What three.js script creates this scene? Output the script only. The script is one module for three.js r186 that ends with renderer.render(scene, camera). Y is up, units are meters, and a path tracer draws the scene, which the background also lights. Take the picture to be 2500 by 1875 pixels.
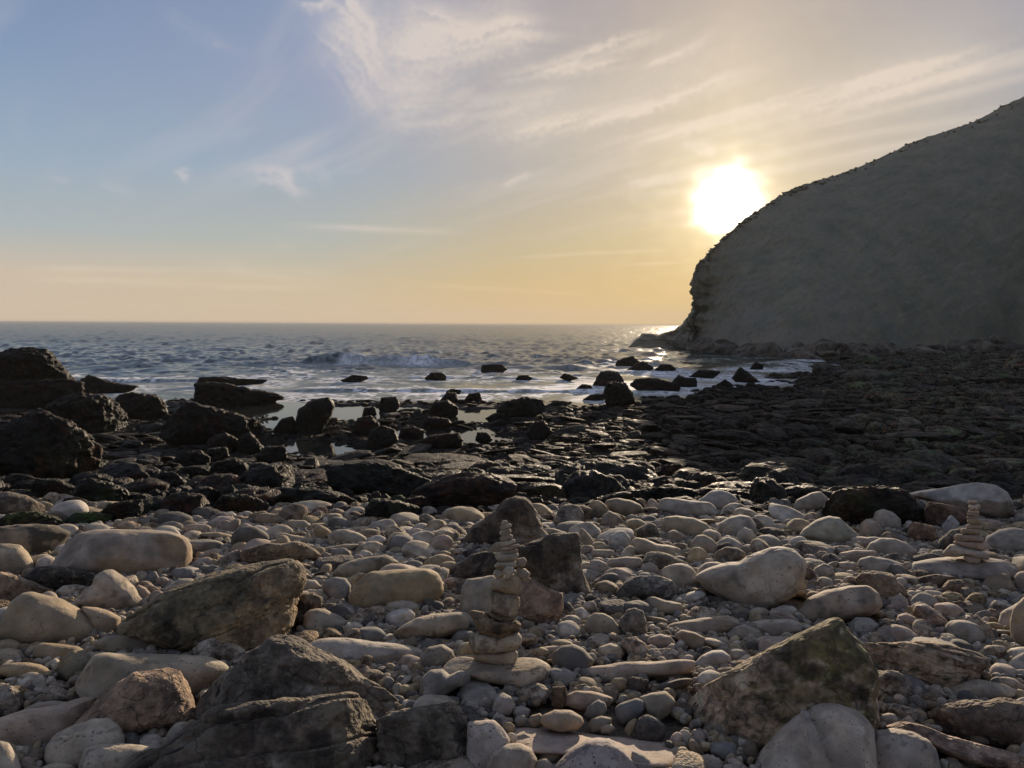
import * as THREE from 'three';
import { mergeVertices } from 'three/addons/utils/BufferGeometryUtils.js';

// ---------------------------------------------------------------- camera, sun, exposure
const scene = new THREE.Scene();
const EYE = new THREE.Vector3(0, 3.2, 0), FOCAL = 1801, MID_X = 1250, MID_Y = 937.5;
const camera = new THREE.PerspectiveCamera(2 * Math.atan(937.5 / FOCAL) * 180 / Math.PI, 4 / 3, 0.1, 9000);
camera.rotation.order = 'YXZ';
camera.position.copy(EYE);
camera.rotation.set(-0.0815, 0, 0.0069);
camera.updateMatrixWorld(true);
const renderer = new THREE.WebGLRenderer({ antialias: true });
renderer.toneMapping = THREE.LinearToneMapping;
renderer.toneMappingExposure = 1.4;
renderer.shadowMap.enabled = true;
renderer.setSize(1024, 768);
const ray = (px, py) => new THREE.Vector3((px - MID_X) / FOCAL, -(py - MID_Y) / FOCAL, -1).applyQuaternion(camera.quaternion);  // one metre deep
const SUN_DIR = ray(1778, 494).normalize();
const sun = new THREE.DirectionalLight(new THREE.Color().setRGB(1.0, 0.80, 0.58), 5.0);
sun.position.copy(SUN_DIR).multiplyScalar(200);
sun.castShadow = true;
sun.shadow.mapSize.set(4096, 4096);
Object.assign(sun.shadow.camera, { left: -60, right: 60, top: 60, bottom: -60, near: 1, far: 400 });
scene.add(sun, sun.target);

// ---------------------------------------------------------------- noise and small helpers
function rng(seed) { let s = seed >>> 0; return () => { s = (s + 0x6d2b79f5) | 0; let t = Math.imul(s ^ (s >>> 15), 1 | s); t = (t + Math.imul(t ^ (t >>> 7), 61 | t)) ^ t; return ((t ^ (t >>> 14)) >>> 0) / 4294967296; }; }
const PERM = new Uint8Array(512), G3 = new Float32Array(256 * 3);
{
  const r = rng(77), p = [...Array(256).keys()];
  for (let i = 255; i > 0; i--) { const j = Math.floor(r() * (i + 1)); [p[i], p[j]] = [p[j], p[i]]; }
  for (let i = 0; i < 512; i++) PERM[i] = p[i & 255];
  for (let i = 0; i < 256; i++) { const a = r() * Math.PI * 2, z = r() * 2 - 1, q = Math.sqrt(1 - z * z); G3[i * 3] = q * Math.cos(a); G3[i * 3 + 1] = q * Math.sin(a); G3[i * 3 + 2] = z; }
}
const fade = (t) => t * t * t * (t * (t * 6 - 15) + 10);
function noise(x, y, z = 0, period = 0) {   // gradient noise, about -1..1
  let X = Math.floor(x), Y = Math.floor(y), Z = Math.floor(z);
  x -= X; y -= Y; z -= Z;
  let X1 = X + 1, Y1 = Y + 1;
  if (period) { X = ((X % period) + period) % period; Y = ((Y % period) + period) % period; X1 = (X + 1) % period; Y1 = (Y + 1) % period; }
  X &= 255; Y &= 255; Z &= 255; X1 &= 255; Y1 &= 255;
  const u = fade(x), v = fade(y), w = fade(z), Z1 = (Z + 1) & 255;
  const a0 = PERM[X], a1 = PERM[X1];
  const g = (a, yi, zi, dx, dy, dz) => { const h = PERM[PERM[a + yi] + zi] * 3; return G3[h] * dx + G3[h + 1] * dy + G3[h + 2] * dz; };
  const l = (a, b, t) => a + (b - a) * t;
  return 1.5 * l(l(l(g(a0, Y, Z, x, y, z), g(a1, Y, Z, x - 1, y, z), u), l(g(a0, Y1, Z, x, y - 1, z), g(a1, Y1, Z, x - 1, y - 1, z), u), v),
    l(l(g(a0, Y, Z1, x, y, z - 1), g(a1, Y, Z1, x - 1, y, z - 1), u), l(g(a0, Y1, Z1, x, y - 1, z - 1), g(a1, Y1, Z1, x - 1, y - 1, z - 1), u), v), w);
}
function fbm(x, y, z, oct) { let s = 0, a = 0.5; for (let i = 0; i < oct; i++) { s += a * noise(x, y, z); x = x * 2.03 + 11.3; y = y * 2.03 + 4.7; z = z * 2.03 + 7.1; a *= 0.5; } return s; }
function ridge(x, y, z, oct) { let s = 0, a = 0.5; for (let i = 0; i < oct; i++) { s += a * (1 - Math.abs(noise(x, y, z)) * 2); x = x * 2.1 + 3.3; y = y * 2.1 + 8.7; z = z * 2.1 + 1.1; a *= 0.5; } return s; }
function tfbm(u, v, per, oct, z = 0) { let s = 0, a = 0.5; for (let i = 0; i < oct; i++) { s += a * noise(u * per, v * per, z + i * 5.3, per); per *= 2; a *= 0.5; } return s; }
const clamp = (x, a = 0, b = 1) => Math.min(b, Math.max(a, x)), lerp = (a, b, t) => a + (b - a) * t;
const smooth = (a, b, x) => { const t = clamp((x - a) / (b - a)); return t * t * (3 - 2 * t); };
function table(pts, x) { if (x <= pts[0][0]) return pts[0][1]; for (let i = 1; i < pts.length; i++) if (x <= pts[i][0]) { const t = (x - pts[i - 1][0]) / (pts[i][0] - pts[i - 1][0]); return lerp(pts[i - 1][1], pts[i][1], t); } return pts[pts.length - 1][1]; }
const lin = (c) => (c <= 0.04045 ? c / 12.92 : ((c + 0.055) / 1.055) ** 2.4);

// ---------------------------------------------------------------- sky: clear air, thin cirrus, contrails, the bright ring of haze round the sun
{
  const W = 3072, H = 1536, data = new Float32Array(W * H * 4);
  const DEL = [0, 6, 17, 30, 50, 90, 180], ELS = [0, 3, 6, 11, 17, 23, 45, 90];
  const T = [
    [234, 194, 122, 230, 192, 124, 224, 190, 138, 214, 190, 156, 203, 186, 164, 188, 178, 166, 172, 166, 158],
    [230, 196, 132, 222, 190, 132, 212, 186, 138, 203, 188, 161, 203, 188, 168, 180, 176, 172, 166, 163, 160],
    [226, 200, 150, 212, 191, 148, 198, 184, 154, 179, 183, 176, 170, 181, 185, 162, 168, 178, 158, 158, 163],
    [220, 203, 168, 202, 188, 166, 178, 175, 173, 157, 172, 188, 149, 170, 191, 145, 157, 180, 146, 150, 163],
    [208, 194, 172, 193, 182, 169, 171, 168, 170, 150, 161, 187, 129, 153, 184, 130, 145, 175, 132, 140, 162],
    [192, 178, 168, 182, 170, 165, 160, 157, 168, 135, 152, 182, 112, 137, 173, 120, 136, 170, 122, 132, 158],
    [140, 146, 166, 136, 143, 166, 128, 140, 169, 118, 134, 170, 108, 127, 168, 108, 124, 156, 108, 120, 148],
    [100, 116, 148, 100, 116, 148, 100, 116, 148, 100, 116, 148, 100, 116, 148, 100, 116, 148, 100, 116, 148]].map((r) => r.map((c) => lin(c / 255) * 0.715));
  const sunAz = Math.atan2(SUN_DIR.x, -SUN_DIR.z) * 180 / Math.PI, sunEl = Math.asin(SUN_DIR.y) * 180 / Math.PI;
  const dirOf = (X, Y) => { const d = ray(X * 1.1302, Y * 1.1302).normalize(); return [Math.atan2(d.x, -d.z) * 180 / Math.PI, Math.asin(d.y) * 180 / Math.PI]; };
  // wisps and contrails: points across the sky, width in degrees, strength, raggedness
  const strokes = [
    [[[880, 330], [770, 386]], 0.16, 0.0, 0.5],
    [[[528, 369], [580, 376], [618, 383], [640, 412], [672, 424]], 0.55, 0.26, 1.0], [[[640, 372], [690, 370], [720, 408]], 0.5, 0.12, 1.0],
    [[[378, 366], [398, 386], [412, 378]], 0.35, 0.2, 1.0], [[[388, 362], [412, 368]], 0.1, 0.14, 0.6], [[[105, 382], [160, 394]], 0.22, 0.1, 1.0], [[[218, 394], [290, 420]], 0.4, 0.08, 1.0],
    [[[595, 482], [640, 486], [700, 491], [800, 494], [1000, 500]], 0.22, 0.24, 0.7], [[[590, 527], [628, 527]], 0.3, 0.16, 0.8],
    [[[1090, 558], [1250, 548], [1480, 538]], 0.09, 0.2, 0.5], [[[1340, 572], [1485, 566]], 0.08, 0.2, 0.5], [[[880, 612], [1020, 621], [1300, 640]], 0.14, 0.22, 0.7],
    [[[0, 572], [300, 583], [480, 586], [700, 600]], 0.32, 0.16, 0.7], [[[0, 600], [420, 614], [560, 619], [760, 628]], 0.25, 0.2, 0.8], [[[430, 560], [620, 590], [760, 604]], 0.5, 0.12, 1.0],
    [[[1085, 402], [1120, 385], [1150, 372]], 0.3, 0.14, 1.0], [[[1470, 318], [1520, 312], [1560, 330]], 0.45, 0.32, 1.0], [[[1490, 318], [1550, 342]], 0.3, 0.2, 1.0],
    [[[1340, 408], [1420, 398], [1500, 402]], 0.8, 0.22, 1.0], [[[340, 20], [420, 70], [520, 110]], 0.5, 0.08, 1.0],
    [[[1070, 298], [1250, 262], [1420, 225], [1560, 175], [1690, 138]], 0.55, 0.34, 0.9], [[[1250, 332], [1420, 290], [1620, 240], [1900, 165], [2240, 80]], 0.5, 0.3, 0.9], [[[1640, 268], [1900, 200], [2240, 100]], 0.5, 0.22, 0.9],
    [[[1180, 165], [1300, 140], [1380, 128]], 0.4, 0.28, 0.9], [[[1050, 175], [1180, 150], [1330, 95], [1480, 60]], 0.5, 0.26, 1.0], [[[1380, 150], [1480, 110], [1560, 60]], 0.35, 0.2, 1.0],
    [[[690, 40], [760, 110], [800, 190], [840, 250]], 1.6, 0.28, 0.8], [[[800, 130], [790, 60], [740, 0], [700, -60]], 0.8, 0.34, 0.9], [[[640, 0], [690, 10], [720, -8]], 0.4, 0.3, 1.0], [[[900, 30], [1000, 70], [1060, 60]], 0.8, 0.26, 0.9],
    [[[700, -40], [800, 60], [880, 160], [960, 250]], 3.2, 0.16, 0.5], [[[820, 40], [1000, 60], [1200, 20]], 2.6, 0.16, 0.6], [[[1000, 300], [1250, 240], [1500, 150], [1750, 40]], 2.4, 0.13, 0.6], [[[1500, 300], [1800, 220], [2240, 60]], 2.6, 0.13, 0.6],
    [[[830, 230], [950, 235], [1060, 200]], 1.8, 0.2, 0.7], [[[820, 110], [960, 100], [1100, 70], [1230, 85]], 1.1, 0.3, 0.8], [[[1000, 250], [1120, 235], [1260, 200]], 1.3, 0.16, 0.8],
  ].map(([pts, w, s, rag]) => { const q = pts.map((p) => dirOf(p[0], p[1])); const az = q.map((p) => p[0]), el = q.map((p) => p[1]); return { q, w, s, rag, box: [Math.min(...az) - 3.2 * w - 1, Math.max(...az) + 3.2 * w + 1, Math.min(...el) - 3 * w - 1, Math.max(...el) + 3 * w + 1] }; });
  const va = -42 * Math.PI / 180, ca = Math.cos(va), sa = Math.sin(va), col = [0, 0, 0];
  for (let row = 0; row < H; row++) {
    const el = ((row + 0.5) / H - 0.5) * 180, e = Math.max(0, el), y = Math.sin(e * Math.PI / 180);
    let ei = 0; while (ei < 6 && e > ELS[ei + 1]) ei++;
    const et = clamp((e - ELS[ei]) / (ELS[ei + 1] - ELS[ei]));
    for (let c = 0; c < W; c++) {
      const o = (row * W + c) * 4;
      data[o + 3] = 1;
      if (el < -1) { data[o] = 0.16; data[o + 1] = 0.16; data[o + 2] = 0.16; continue; }
      const phi = ((c + 0.5) / W - 0.5) * 2 * Math.PI, dx = Math.cos(phi), dz = Math.sin(phi);
      const az = Math.atan2(dx, -dz) * 180 / Math.PI;
      let del = Math.abs(az - sunAz); if (del > 180) del = 360 - del;
      let di = 0; while (di < 5 && del > DEL[di + 1]) di++;
      const dt = clamp((del - DEL[di]) / (DEL[di + 1] - DEL[di])), ds = dt;
      for (let k = 0; k < 3; k++) {
        const a = T[ei], b = T[ei + 1];
        col[k] = lerp(lerp(a[di * 3 + k], a[di * 3 + 3 + k], ds), lerp(b[di * 3 + k], b[di * 3 + 3 + k], ds), et);
      }
      // high cirrus, drawn out along the wind
      const k = 1 / (y + 0.12), hx = dx * Math.cos(e * Math.PI / 180) * k, hz = -dz * Math.cos(e * Math.PI / 180) * k;
      const along = hx * sa + hz * ca, across = hx * ca - hz * sa;
      let cover = 0;
      if (el > 0.2) {
        const wx = 0.35 * noise(along * 0.6, across * 0.8, 3.1), field = smooth(-0.25, 0.5, noise(hx * 0.33 + 5.2, hz * 0.33 + 1.4, 9) + 0.35 * smooth(-25, 20, az) * smooth(70, 40, az) + 0.2);
        const away = Math.abs(az) > 70, streak = fbm(along * 0.55 + wx, across * 4.2 + wx * 3, 1.7, away ? 3 : 5), thin = away ? 0 : fbm(along * 1.6 + wx, across * 12 + wx * 6, 6.2, 3);
        cover = field * smooth(-0.06, 0.5, streak + 0.35 * thin) * 0.5 * smooth(1.5, 9, el) * (0.35 + 0.65 * smooth(-26, -6, az));
        cover += 0.05 * smooth(0.0, 0.6, fbm(az * 0.06, el * 1.4, 2, 4)) * smooth(12, 3, el);
        let jag = null;
        for (const s of strokes) {
          if (s.s === 0 || az < s.box[0] || az > s.box[1] || el < s.box[2] || el > s.box[3]) continue;
          if (jag === null) jag = [fbm(az * 0.55, el * 0.9, 4.4, 4), fbm(az * 2.2 + along * 2, el * 3.4, 8.8, 4)];
          const sh = s.rag * Math.min(s.w, 0.6), pa = az + sh * jag[0] * 1.7, pe = el + sh * jag[1] * 0.8;
          let best = 1e9, len = 0, tot = 0, where = 0, side = 1;
          for (let i = 1; i < s.q.length; i++) {
            const [ax, ay] = s.q[i - 1], [bx, by] = s.q[i], ux = bx - ax, uy = by - ay, L = Math.hypot(ux, uy), t = clamp(((pa - ax) * ux + (pe - ay) * uy) / (L * L));
            const d = Math.hypot(pa - ax - ux * t, pe - ay - uy * t);
            if (d < best) { best = d; where = len + t * L; side = (pa - ax) * uy - (pe - ay) * ux > 0 ? 1 : -1; }
            len += L;
          }
          tot = len;
          const f = where / tot, ends = smooth(0, 0.22, f) * smooth(1, 0.7, f) * 0.85 + 0.15;
          const fibre = fbm(where * 0.13 + s.w * 7 + 0.3 * jag[0], side * best * 1.5 / Math.sqrt(s.w) + where * 0.08, s.s * 40, 5), streaky = s.rag > 0.6 ? clamp(0.52 + 1.5 * fibre + 0.15 * jag[1]) : clamp(0.85 + 0.5 * jag[1]);
          cover += 2.7 * s.s * Math.exp(-(best * best) / (s.w * s.w)) * ends * streaky;
        }
      }
      cover = clamp(cover, 0, 0.8);
      const warm = smooth(60, 5, del), low = smooth(9, 2, el);
      const cl = [lerp(0.41, 0.58, warm), lerp(0.40, 0.49, warm) - 0.06 * low, lerp(0.44, 0.41, warm) - 0.15 * low];
      for (let q = 0; q < 3; q++) col[q] = lerp(col[q], lerp(cl[q], Math.max(cl[q], col[q] * 1.3), smooth(14, 6, el)), cover);
      // the glare of thin cloud round the sun
      const g = Math.acos(clamp(dx * Math.cos(e * Math.PI / 180) * SUN_DIR.x + y * SUN_DIR.y + dz * Math.cos(e * Math.PI / 180) * SUN_DIR.z, -1, 1)) * 180 / Math.PI;
      if (g < 40) {
        const gr = g * (1 + 0.22 * noise(az * 0.7, el * 1.3, 3));
        const core = 6 * Math.exp(-((gr / 1.5) ** 2.2)), ring = 0.85 * Math.exp(-gr / 1.7), wide = 0.13 * Math.exp(-gr / 7);
        col[0] += core + ring + wide; col[1] += core * 0.93 + ring * 0.80 + wide * 0.78; col[2] += core * 0.78 + ring * 0.48 + wide * 0.42;
      }
      data[o] = col[0]; data[o + 1] = col[1]; data[o + 2] = col[2];
    }
  }
  const t = new THREE.DataTexture(data, W, H, THREE.RGBAFormat, THREE.FloatType);
  t.mapping = THREE.EquirectangularReflectionMapping; t.magFilter = THREE.LinearFilter; t.minFilter = THREE.LinearFilter; t.wrapS = THREE.RepeatWrapping; t.needsUpdate = true;
  scene.background = t; scene.environment = t;
}

// ---------------------------------------------------------------- textures
function tex(size, fn, srgb, tile) {   // fn(u, v) -> [r, g, b] (sRGB 0..1 if srgb)
  const d = new Uint8Array(size * size * 4);
  for (let j = 0; j < size; j++) for (let i = 0; i < size; i++) { const c = fn(i / size, j / size), o = (j * size + i) * 4; d[o] = clamp(c[0]) * 255; d[o + 1] = clamp(c[1]) * 255; d[o + 2] = clamp(c[2]) * 255; d[o + 3] = 255; }
  const t = new THREE.DataTexture(d, size, size, THREE.RGBAFormat);
  t.wrapS = t.wrapT = THREE.RepeatWrapping; t.magFilter = THREE.LinearFilter; t.minFilter = THREE.LinearMipmapLinearFilter; t.generateMipmaps = true;
  if (srgb) t.colorSpace = THREE.SRGBColorSpace;
  if (tile) t.repeat.set(1 / tile, 1 / tile);
  t.needsUpdate = true;
  return t;
}
function pits(u, v, per, z, keep) {   // round dark pits scattered on a periodic grid: 1 in a pit
  const x = u * per, y = v * per, X = Math.floor(x), Y = Math.floor(y);
  let m = 0;
  for (let j = -1; j <= 1; j++) for (let i = -1; i <= 1; i++) {
    const a = ((X + i) % per + per) % per, b = ((Y + j) % per + per) % per, h = PERM[PERM[(a + z) & 255] + (b & 255)], h2 = PERM[(h + 37) & 255], h3 = PERM[(h2 + 91) & 255];
    if (h > 255 * keep) continue;
    const d = Math.hypot(x - X - i - h2 / 255, y - Y - j - h3 / 255), r = 0.08 + 0.3 * (PERM[(h3 + 11) & 255] / 255) ** 2;
    m = Math.max(m, smooth(r, r * 0.5, d));
  }
  return m;
}
const g3 = (x) => [x, x, x];
const limeMap = tex(1024, (u, v) => {
  const a = tfbm(u, v, 3, 6), b = tfbm(u, v, 9, 5, 20), w = Math.abs(tfbm(u, v, 4, 5, 60)), p = pits(u, v, 46, 3, 0.3) * smooth(-0.1, 0.25, a), q = pits(u, v, 110, 40, 0.3);
  const k = 0.88 + 0.34 * a + 0.22 * b - 0.38 * p - 0.22 * q - 0.05 * smooth(0.012, 0.0, w), warm = 0.07 * tfbm(u, v, 5, 4, 33);
  return [k + warm * 0.6, k, k - warm];
}, true, 0.62);
const limeBump = tex(1024, (u, v) => g3(0.6 + 0.22 * tfbm(u, v, 8, 6, 3) + 0.16 * tfbm(u, v, 64, 3, 9) - 0.42 * pits(u, v, 46, 3, 0.3) * smooth(-0.1, 0.25, tfbm(u, v, 3, 3)) - 0.22 * pits(u, v, 110, 40, 0.3)), false, 0.62);
const roughMap = tex(1024, (u, v) => {
  const a = tfbm(u, v, 4, 7), b = tfbm(u, v, 13, 6, 12), c = tfbm(u, v, 6, 6, 44), vein = Math.abs(tfbm(u, v + 0.15 * a, 5, 5, 71));
  let k = 0.80 + 0.36 * a + 0.5 * b + 0.3 * tfbm(u, v, 40, 3, 25);
  const light = smooth(0.16, 0.34, c + 0.4 * b), dark = smooth(0.12, 0.36, tfbm(u, v, 7, 6, 90) + 0.3 * b);
  k = k * (1 - 0.42 * dark) + 0.3 * light - 0.09 * smooth(0.008, 0, vein);
  return [k + 0.03 + 0.03 * b, k, k - 0.05 * a - 0.03];
}, true, 0.9);
const roughBump = tex(1024, (u, v) => { const a = tfbm(u, v, 5, 7, 2), c = 1 - 2 * Math.abs(tfbm(u, v, 6, 6, 30)); return g3(0.42 + 0.3 * a + 0.22 * c + 0.2 * tfbm(u, v, 48, 3, 7) - 0.2 * smooth(0.012, 0, Math.abs(tfbm(u, v, 5, 5, 71)))); }, false, 0.9);
const reefMap = tex(1024, (u, v) => {
  const a = tfbm(u, v, 5, 7), b = tfbm(u, v, 16, 5, 12), red = smooth(0.05, 0.3, tfbm(u, v, 4, 6, 50)), green = smooth(0.12, 0.35, tfbm(u, v, 4, 6, 83));
  const k = 0.62 + 0.5 * a + 0.55 * b + 0.5 * tfbm(u, v, 40, 3, 31);
  return [k * (1 + 0.28 * red - 0.12 * green), k * (1 - 0.06 * red + 0.12 * green), k * (0.94 - 0.2 * red - 0.12 * green)];
}, true, 1.6);
const reefBump = tex(1024, (u, v) => g3(0.45 + 0.34 * tfbm(u, v, 10, 6, 2) + 0.3 * (1 - 2.2 * Math.abs(tfbm(u, v, 14, 5, 30))) * 0.5 + 0.2 * tfbm(u, v, 70, 2, 4)), false, 1.6);
const reefRough = tex(512, (u, v) => g3(0.72 + 0.5 * tfbm(u, v, 8, 5, 66)), false, 1.6);
const hillMap = tex(1024, (u, v) => { const a = tfbm(u, v, 4, 7), b = tfbm(u, v, 24, 5, 12), k = 0.88 + 0.10 * a + 0.12 * b; return [k + 0.06 * a, k, k - 0.12 * b - 0.05]; }, true, 14);
const hillBump = tex(1024, (u, v) => g3(0.5 + 0.4 * tfbm(u, v, 12, 7, 2) + 0.25 * tfbm(u, v, 90, 3, 8)), false, 14);
const rippleBump = tex(1024, (u, v) => g3(0.5 + 0.32 * tfbm(u * 1, v * 1, 6, 6, 2) + 0.26 * (0.5 - Math.abs(tfbm(u, v, 9, 5, 41)) * 1.6)), false, 9);

const std = (o) => new THREE.MeshStandardMaterial({ vertexColors: true, metalness: 0, ...o });
const MAT = {
  lime: std({ name: 'limestone', color: new THREE.Color().setRGB(1.08, 1.04, 0.96), map: limeMap, bumpMap: limeBump, bumpScale: 0.006, roughness: 0.86 }),
  rough: std({ name: 'rough rock', color: new THREE.Color().setRGB(1.0, 0.96, 0.89), map: roughMap, bumpMap: roughBump, bumpScale: 0.045, roughness: 0.92 }),
  reef: new THREE.MeshPhysicalMaterial({ vertexColors: true, specularIntensity: 0.38, color: new THREE.Color().setRGB(0.72, 0.70, 0.66), name: 'weedy rock', map: reefMap, bumpMap: reefBump, bumpScale: 0.08, roughness: 1, roughnessMap: reefRough }),
  hill: std({ name: 'hillside', map: hillMap, bumpMap: hillBump, bumpScale: 0.12, roughness: 1 }),
};

// ---------------------------------------------------------------- the lie of the land
const SHORE = [[-60, 30], [0, 30], [3.7, 30.5], [7.5, 34], [15, 42], [18, 46], [24, 55], [28, 63], [32, 82], [60, 105]];
const POOLS = [  // pixel of the middle on the photograph's 2212 px width, half width and half depth in metres
  [520, 882, 1.6, 2.2], [570, 885, 2.2, 2.2], [625, 890, 1.3, 1.6], [600, 915, 0.7, 1.0], [690, 905, 1.4, 1.3], [745, 885, 1.6, 1.2], [655, 965, 0.75, 0.8], [690, 985, 0.5, 0.55], [765, 975, 0.9, 0.75], [925, 937, 1.1, 1.1], [985, 948, 1.0, 0.9], [1040, 930, 0.5, 0.6], [1085, 950, 0.7, 0.6],
  [1060, 893, 1.4, 1.2], [1000, 907, 0.8, 0.9], [905, 960, 0.5, 0.5], [870, 885, 1.1, 0.8], [640, 938, 0.6, 0.8], [785, 905, 0.7, 0.9], [1460, 856, 1.0, 1.5], [1300, 868, 1.6, 1.4], [1210, 855, 2.2, 1.6], [295, 880, 0.9, 1.2], [330, 907, 0.7, 0.6], [1690, 835, 1.2, 1.6], [1590, 830, 2.6, 1.8], [1000, 862, 2.4, 1.0],
].map(([X, Y, a, b]) => { const d = ray(X * 1.1302, Y * 1.1302), t = -EYE.y / d.y; return [d.x * t, d.z * t, a, b]; });
function ground(x, z) {
  const d = -z;
  let h = table([[-30, 2.4], [0, 1.72], [3, 1.69], [5, 1.56], [7.3, 1.36], [10, 0.92], [13, 0.46], [16.5, 0.12], [19, 0.07], [200, 0.07]], d);
  const zs = table(SHORE, x) + 4.5 * smooth(3, 14, x) * (noise(x * 0.22, z * 0.12, 41) + 0.5 * noise(x * 0.6, z * 0.4, 43)), right = smooth(0.12, 0.42, x / Math.max(d, 8));
  if (d > 12) h += right * 0.12 * smooth(12, 22, d) * smooth(zs, zs - 8, d) + 0.5 * smooth(0.5, 0.85, x / d) * smooth(20, 40, d);
  h += 0.05 * noise(x * 0.5, z * 0.5, 3) * smooth(2, 8, d) + 0.07 * noise(x * 0.8, z * 0.8, 8) * smooth(14, 18, d);
  h -= smooth(zs - 1.5, zs + 10, d) * 1.4 * (1 - 0.0 * right);
  if (d > 14 && d < 60) for (const [px, pz, a, b] of POOLS) { const q = Math.hypot((x - px) / a, (z - pz) / b) + 0.35 * noise(x * 1.5, z * 1.5, 21); if (q < 1.35) h -= (h + 0.16) * smooth(1.35, 0.95, q) * (h > -0.14 ? 1 : 0); }
  return h;
}
function hit(px, py, extra = 0) {   // where the line of sight through a pixel meets the land: [x, y, z, depth]
  const d = ray(px, py);
  let a = 0.5, b = 0.5;
  for (let t = 0.5; t < 140; t += Math.max(0.04, t * 0.008)) { const y = EYE.y + d.y * t, s = Math.max(0.0, ground(d.x * t, d.z * t)) + extra; if (y < s) { b = t; break; } a = b = t; }
  for (let i = 0; i < 18; i++) { const m = (a + b) / 2; if (EYE.y + d.y * m < Math.max(0, ground(d.x * m, d.z * m)) + extra) b = m; else a = m; }
  return [d.x * b, EYE.y + d.y * b, d.z * b, b];
}
const project = (v) => { const q = v.clone().sub(EYE).applyQuaternion(camera.quaternion.clone().invert()); return [MID_X - q.x / q.z * FOCAL, MID_Y + q.y / q.z * FOCAL, -q.z]; };
function sheet(name, rows, cols, at, material, colour, uvAt, uv1At) {
  const n = rows * cols, p = new Float32Array(n * 3), uv = new Float32Array(n * 2), c = colour ? new Float32Array(n * 3) : null, uv1 = uv1At ? new Float32Array(n * 2) : null, idx = [];
  for (let j = 0; j < rows; j++) for (let i = 0; i < cols; i++) {
    const k = j * cols + i, P = at(i / (cols - 1), j / (rows - 1));
    p.set(P, k * 3); uv.set(uvAt(P), k * 2);
    if (c) c.set(colour(P, i / (cols - 1), j / (rows - 1)), k * 3);
    if (uv1) uv1.set(uv1At(P), k * 2);
    if (i && j) idx.push(k, k - cols - 1, k - cols, k, k - 1, k - cols - 1);
  }
  const g = new THREE.BufferGeometry();
  g.setAttribute('position', new THREE.BufferAttribute(p, 3)); g.setAttribute('uv', new THREE.BufferAttribute(uv, 2));
  if (c) g.setAttribute('color', new THREE.BufferAttribute(c, 3));
  if (uv1) g.setAttribute('uv1', new THREE.BufferAttribute(uv1, 2));
  g.setIndex(idx); g.computeVertexNormals();
  const m = new THREE.Mesh(g, material); m.name = name; m.castShadow = m.receiveShadow = true;
  return m;
}

// ---------------------------------------------------------------- meshes from points
const CUBES = new Map();
function cube(n) {   // a welded cube grid: directions and triangles
  if (!CUBES.has(n)) {
    const b = new THREE.BoxGeometry(2, 2, 2, n, n, n); b.deleteAttribute('uv'); b.deleteAttribute('normal');
    const g = mergeVertices(b, 1e-4), p = g.attributes.position, d = new Float32Array(p.count * 3), t = (x) => Math.tan(x * 0.7854);
    for (let i = 0; i < p.count; i++) { const x = t(p.getX(i)), y = t(p.getY(i)), z = t(p.getZ(i)), l = Math.hypot(x, y, z); d[i * 3] = x / l; d[i * 3 + 1] = y / l; d[i * 3 + 2] = z / l; }
    CUBES.set(n, [d, g.index.array]);
  }
  return CUBES.get(n);
}
function finish(p, index, colour, r0) {   // normals, colours, and texture coordinates in metres from the three sides
  const n = p.length / 3, g = new THREE.BufferGeometry();
  g.setAttribute('position', new THREE.BufferAttribute(p, 3)); g.setIndex(new THREE.BufferAttribute(index, 1)); g.computeVertexNormals();
  const N = g.attributes.normal.array, key = new Map(), P = [], Q = [], U = [], C = [], I = new Uint32Array(index.length);
  const tint = new Float32Array(n * 3);
  for (let i = 0; i < n; i++) tint.set(colour(p[i * 3], p[i * 3 + 1], p[i * 3 + 2], N[i * 3], N[i * 3 + 1], N[i * 3 + 2]), i * 3);
  for (let t = 0; t < index.length; t += 3) {
    let nx = 0, ny = 0, nz = 0;
    for (let k = 0; k < 3; k++) { const i = index[t + k] * 3; nx += N[i]; ny += N[i + 1]; nz += N[i + 2]; }
    nx = Math.abs(nx); ny = Math.abs(ny); nz = Math.abs(nz);
    const side = nz >= nx && nz >= ny ? 0 : nx > ny ? 1 : 2;
    for (let k = 0; k < 3; k++) {
      const i = index[t + k], id = i * 3 + side;
      let at = key.get(id);
      if (at === undefined) {
        at = P.length / 3; key.set(id, at);
        const x = p[i * 3], y = p[i * 3 + 1], z = p[i * 3 + 2];
        P.push(x, y, z); Q.push(N[i * 3], N[i * 3 + 1], N[i * 3 + 2]); C.push(tint[i * 3], tint[i * 3 + 1], tint[i * 3 + 2]);
        if (side === 0) U.push(x + r0, y + r0 * 0.7); else if (side === 1) U.push(z + r0 + 0.31, y + r0 * 0.7); else U.push(x + r0, z + r0 * 0.7 + 0.17);
      }
      I[t + k] = at;
    }
  }
  const o = new THREE.BufferGeometry();
  o.setAttribute('position', new THREE.BufferAttribute(new Float32Array(P), 3)); o.setAttribute('normal', new THREE.BufferAttribute(new Float32Array(Q), 3));
  o.setAttribute('uv', new THREE.BufferAttribute(new Float32Array(U), 2)); o.setAttribute('color', new THREE.BufferAttribute(new Float32Array(C), 3)); o.setIndex(new THREE.BufferAttribute(I, 1));
  return o;
}

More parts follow.
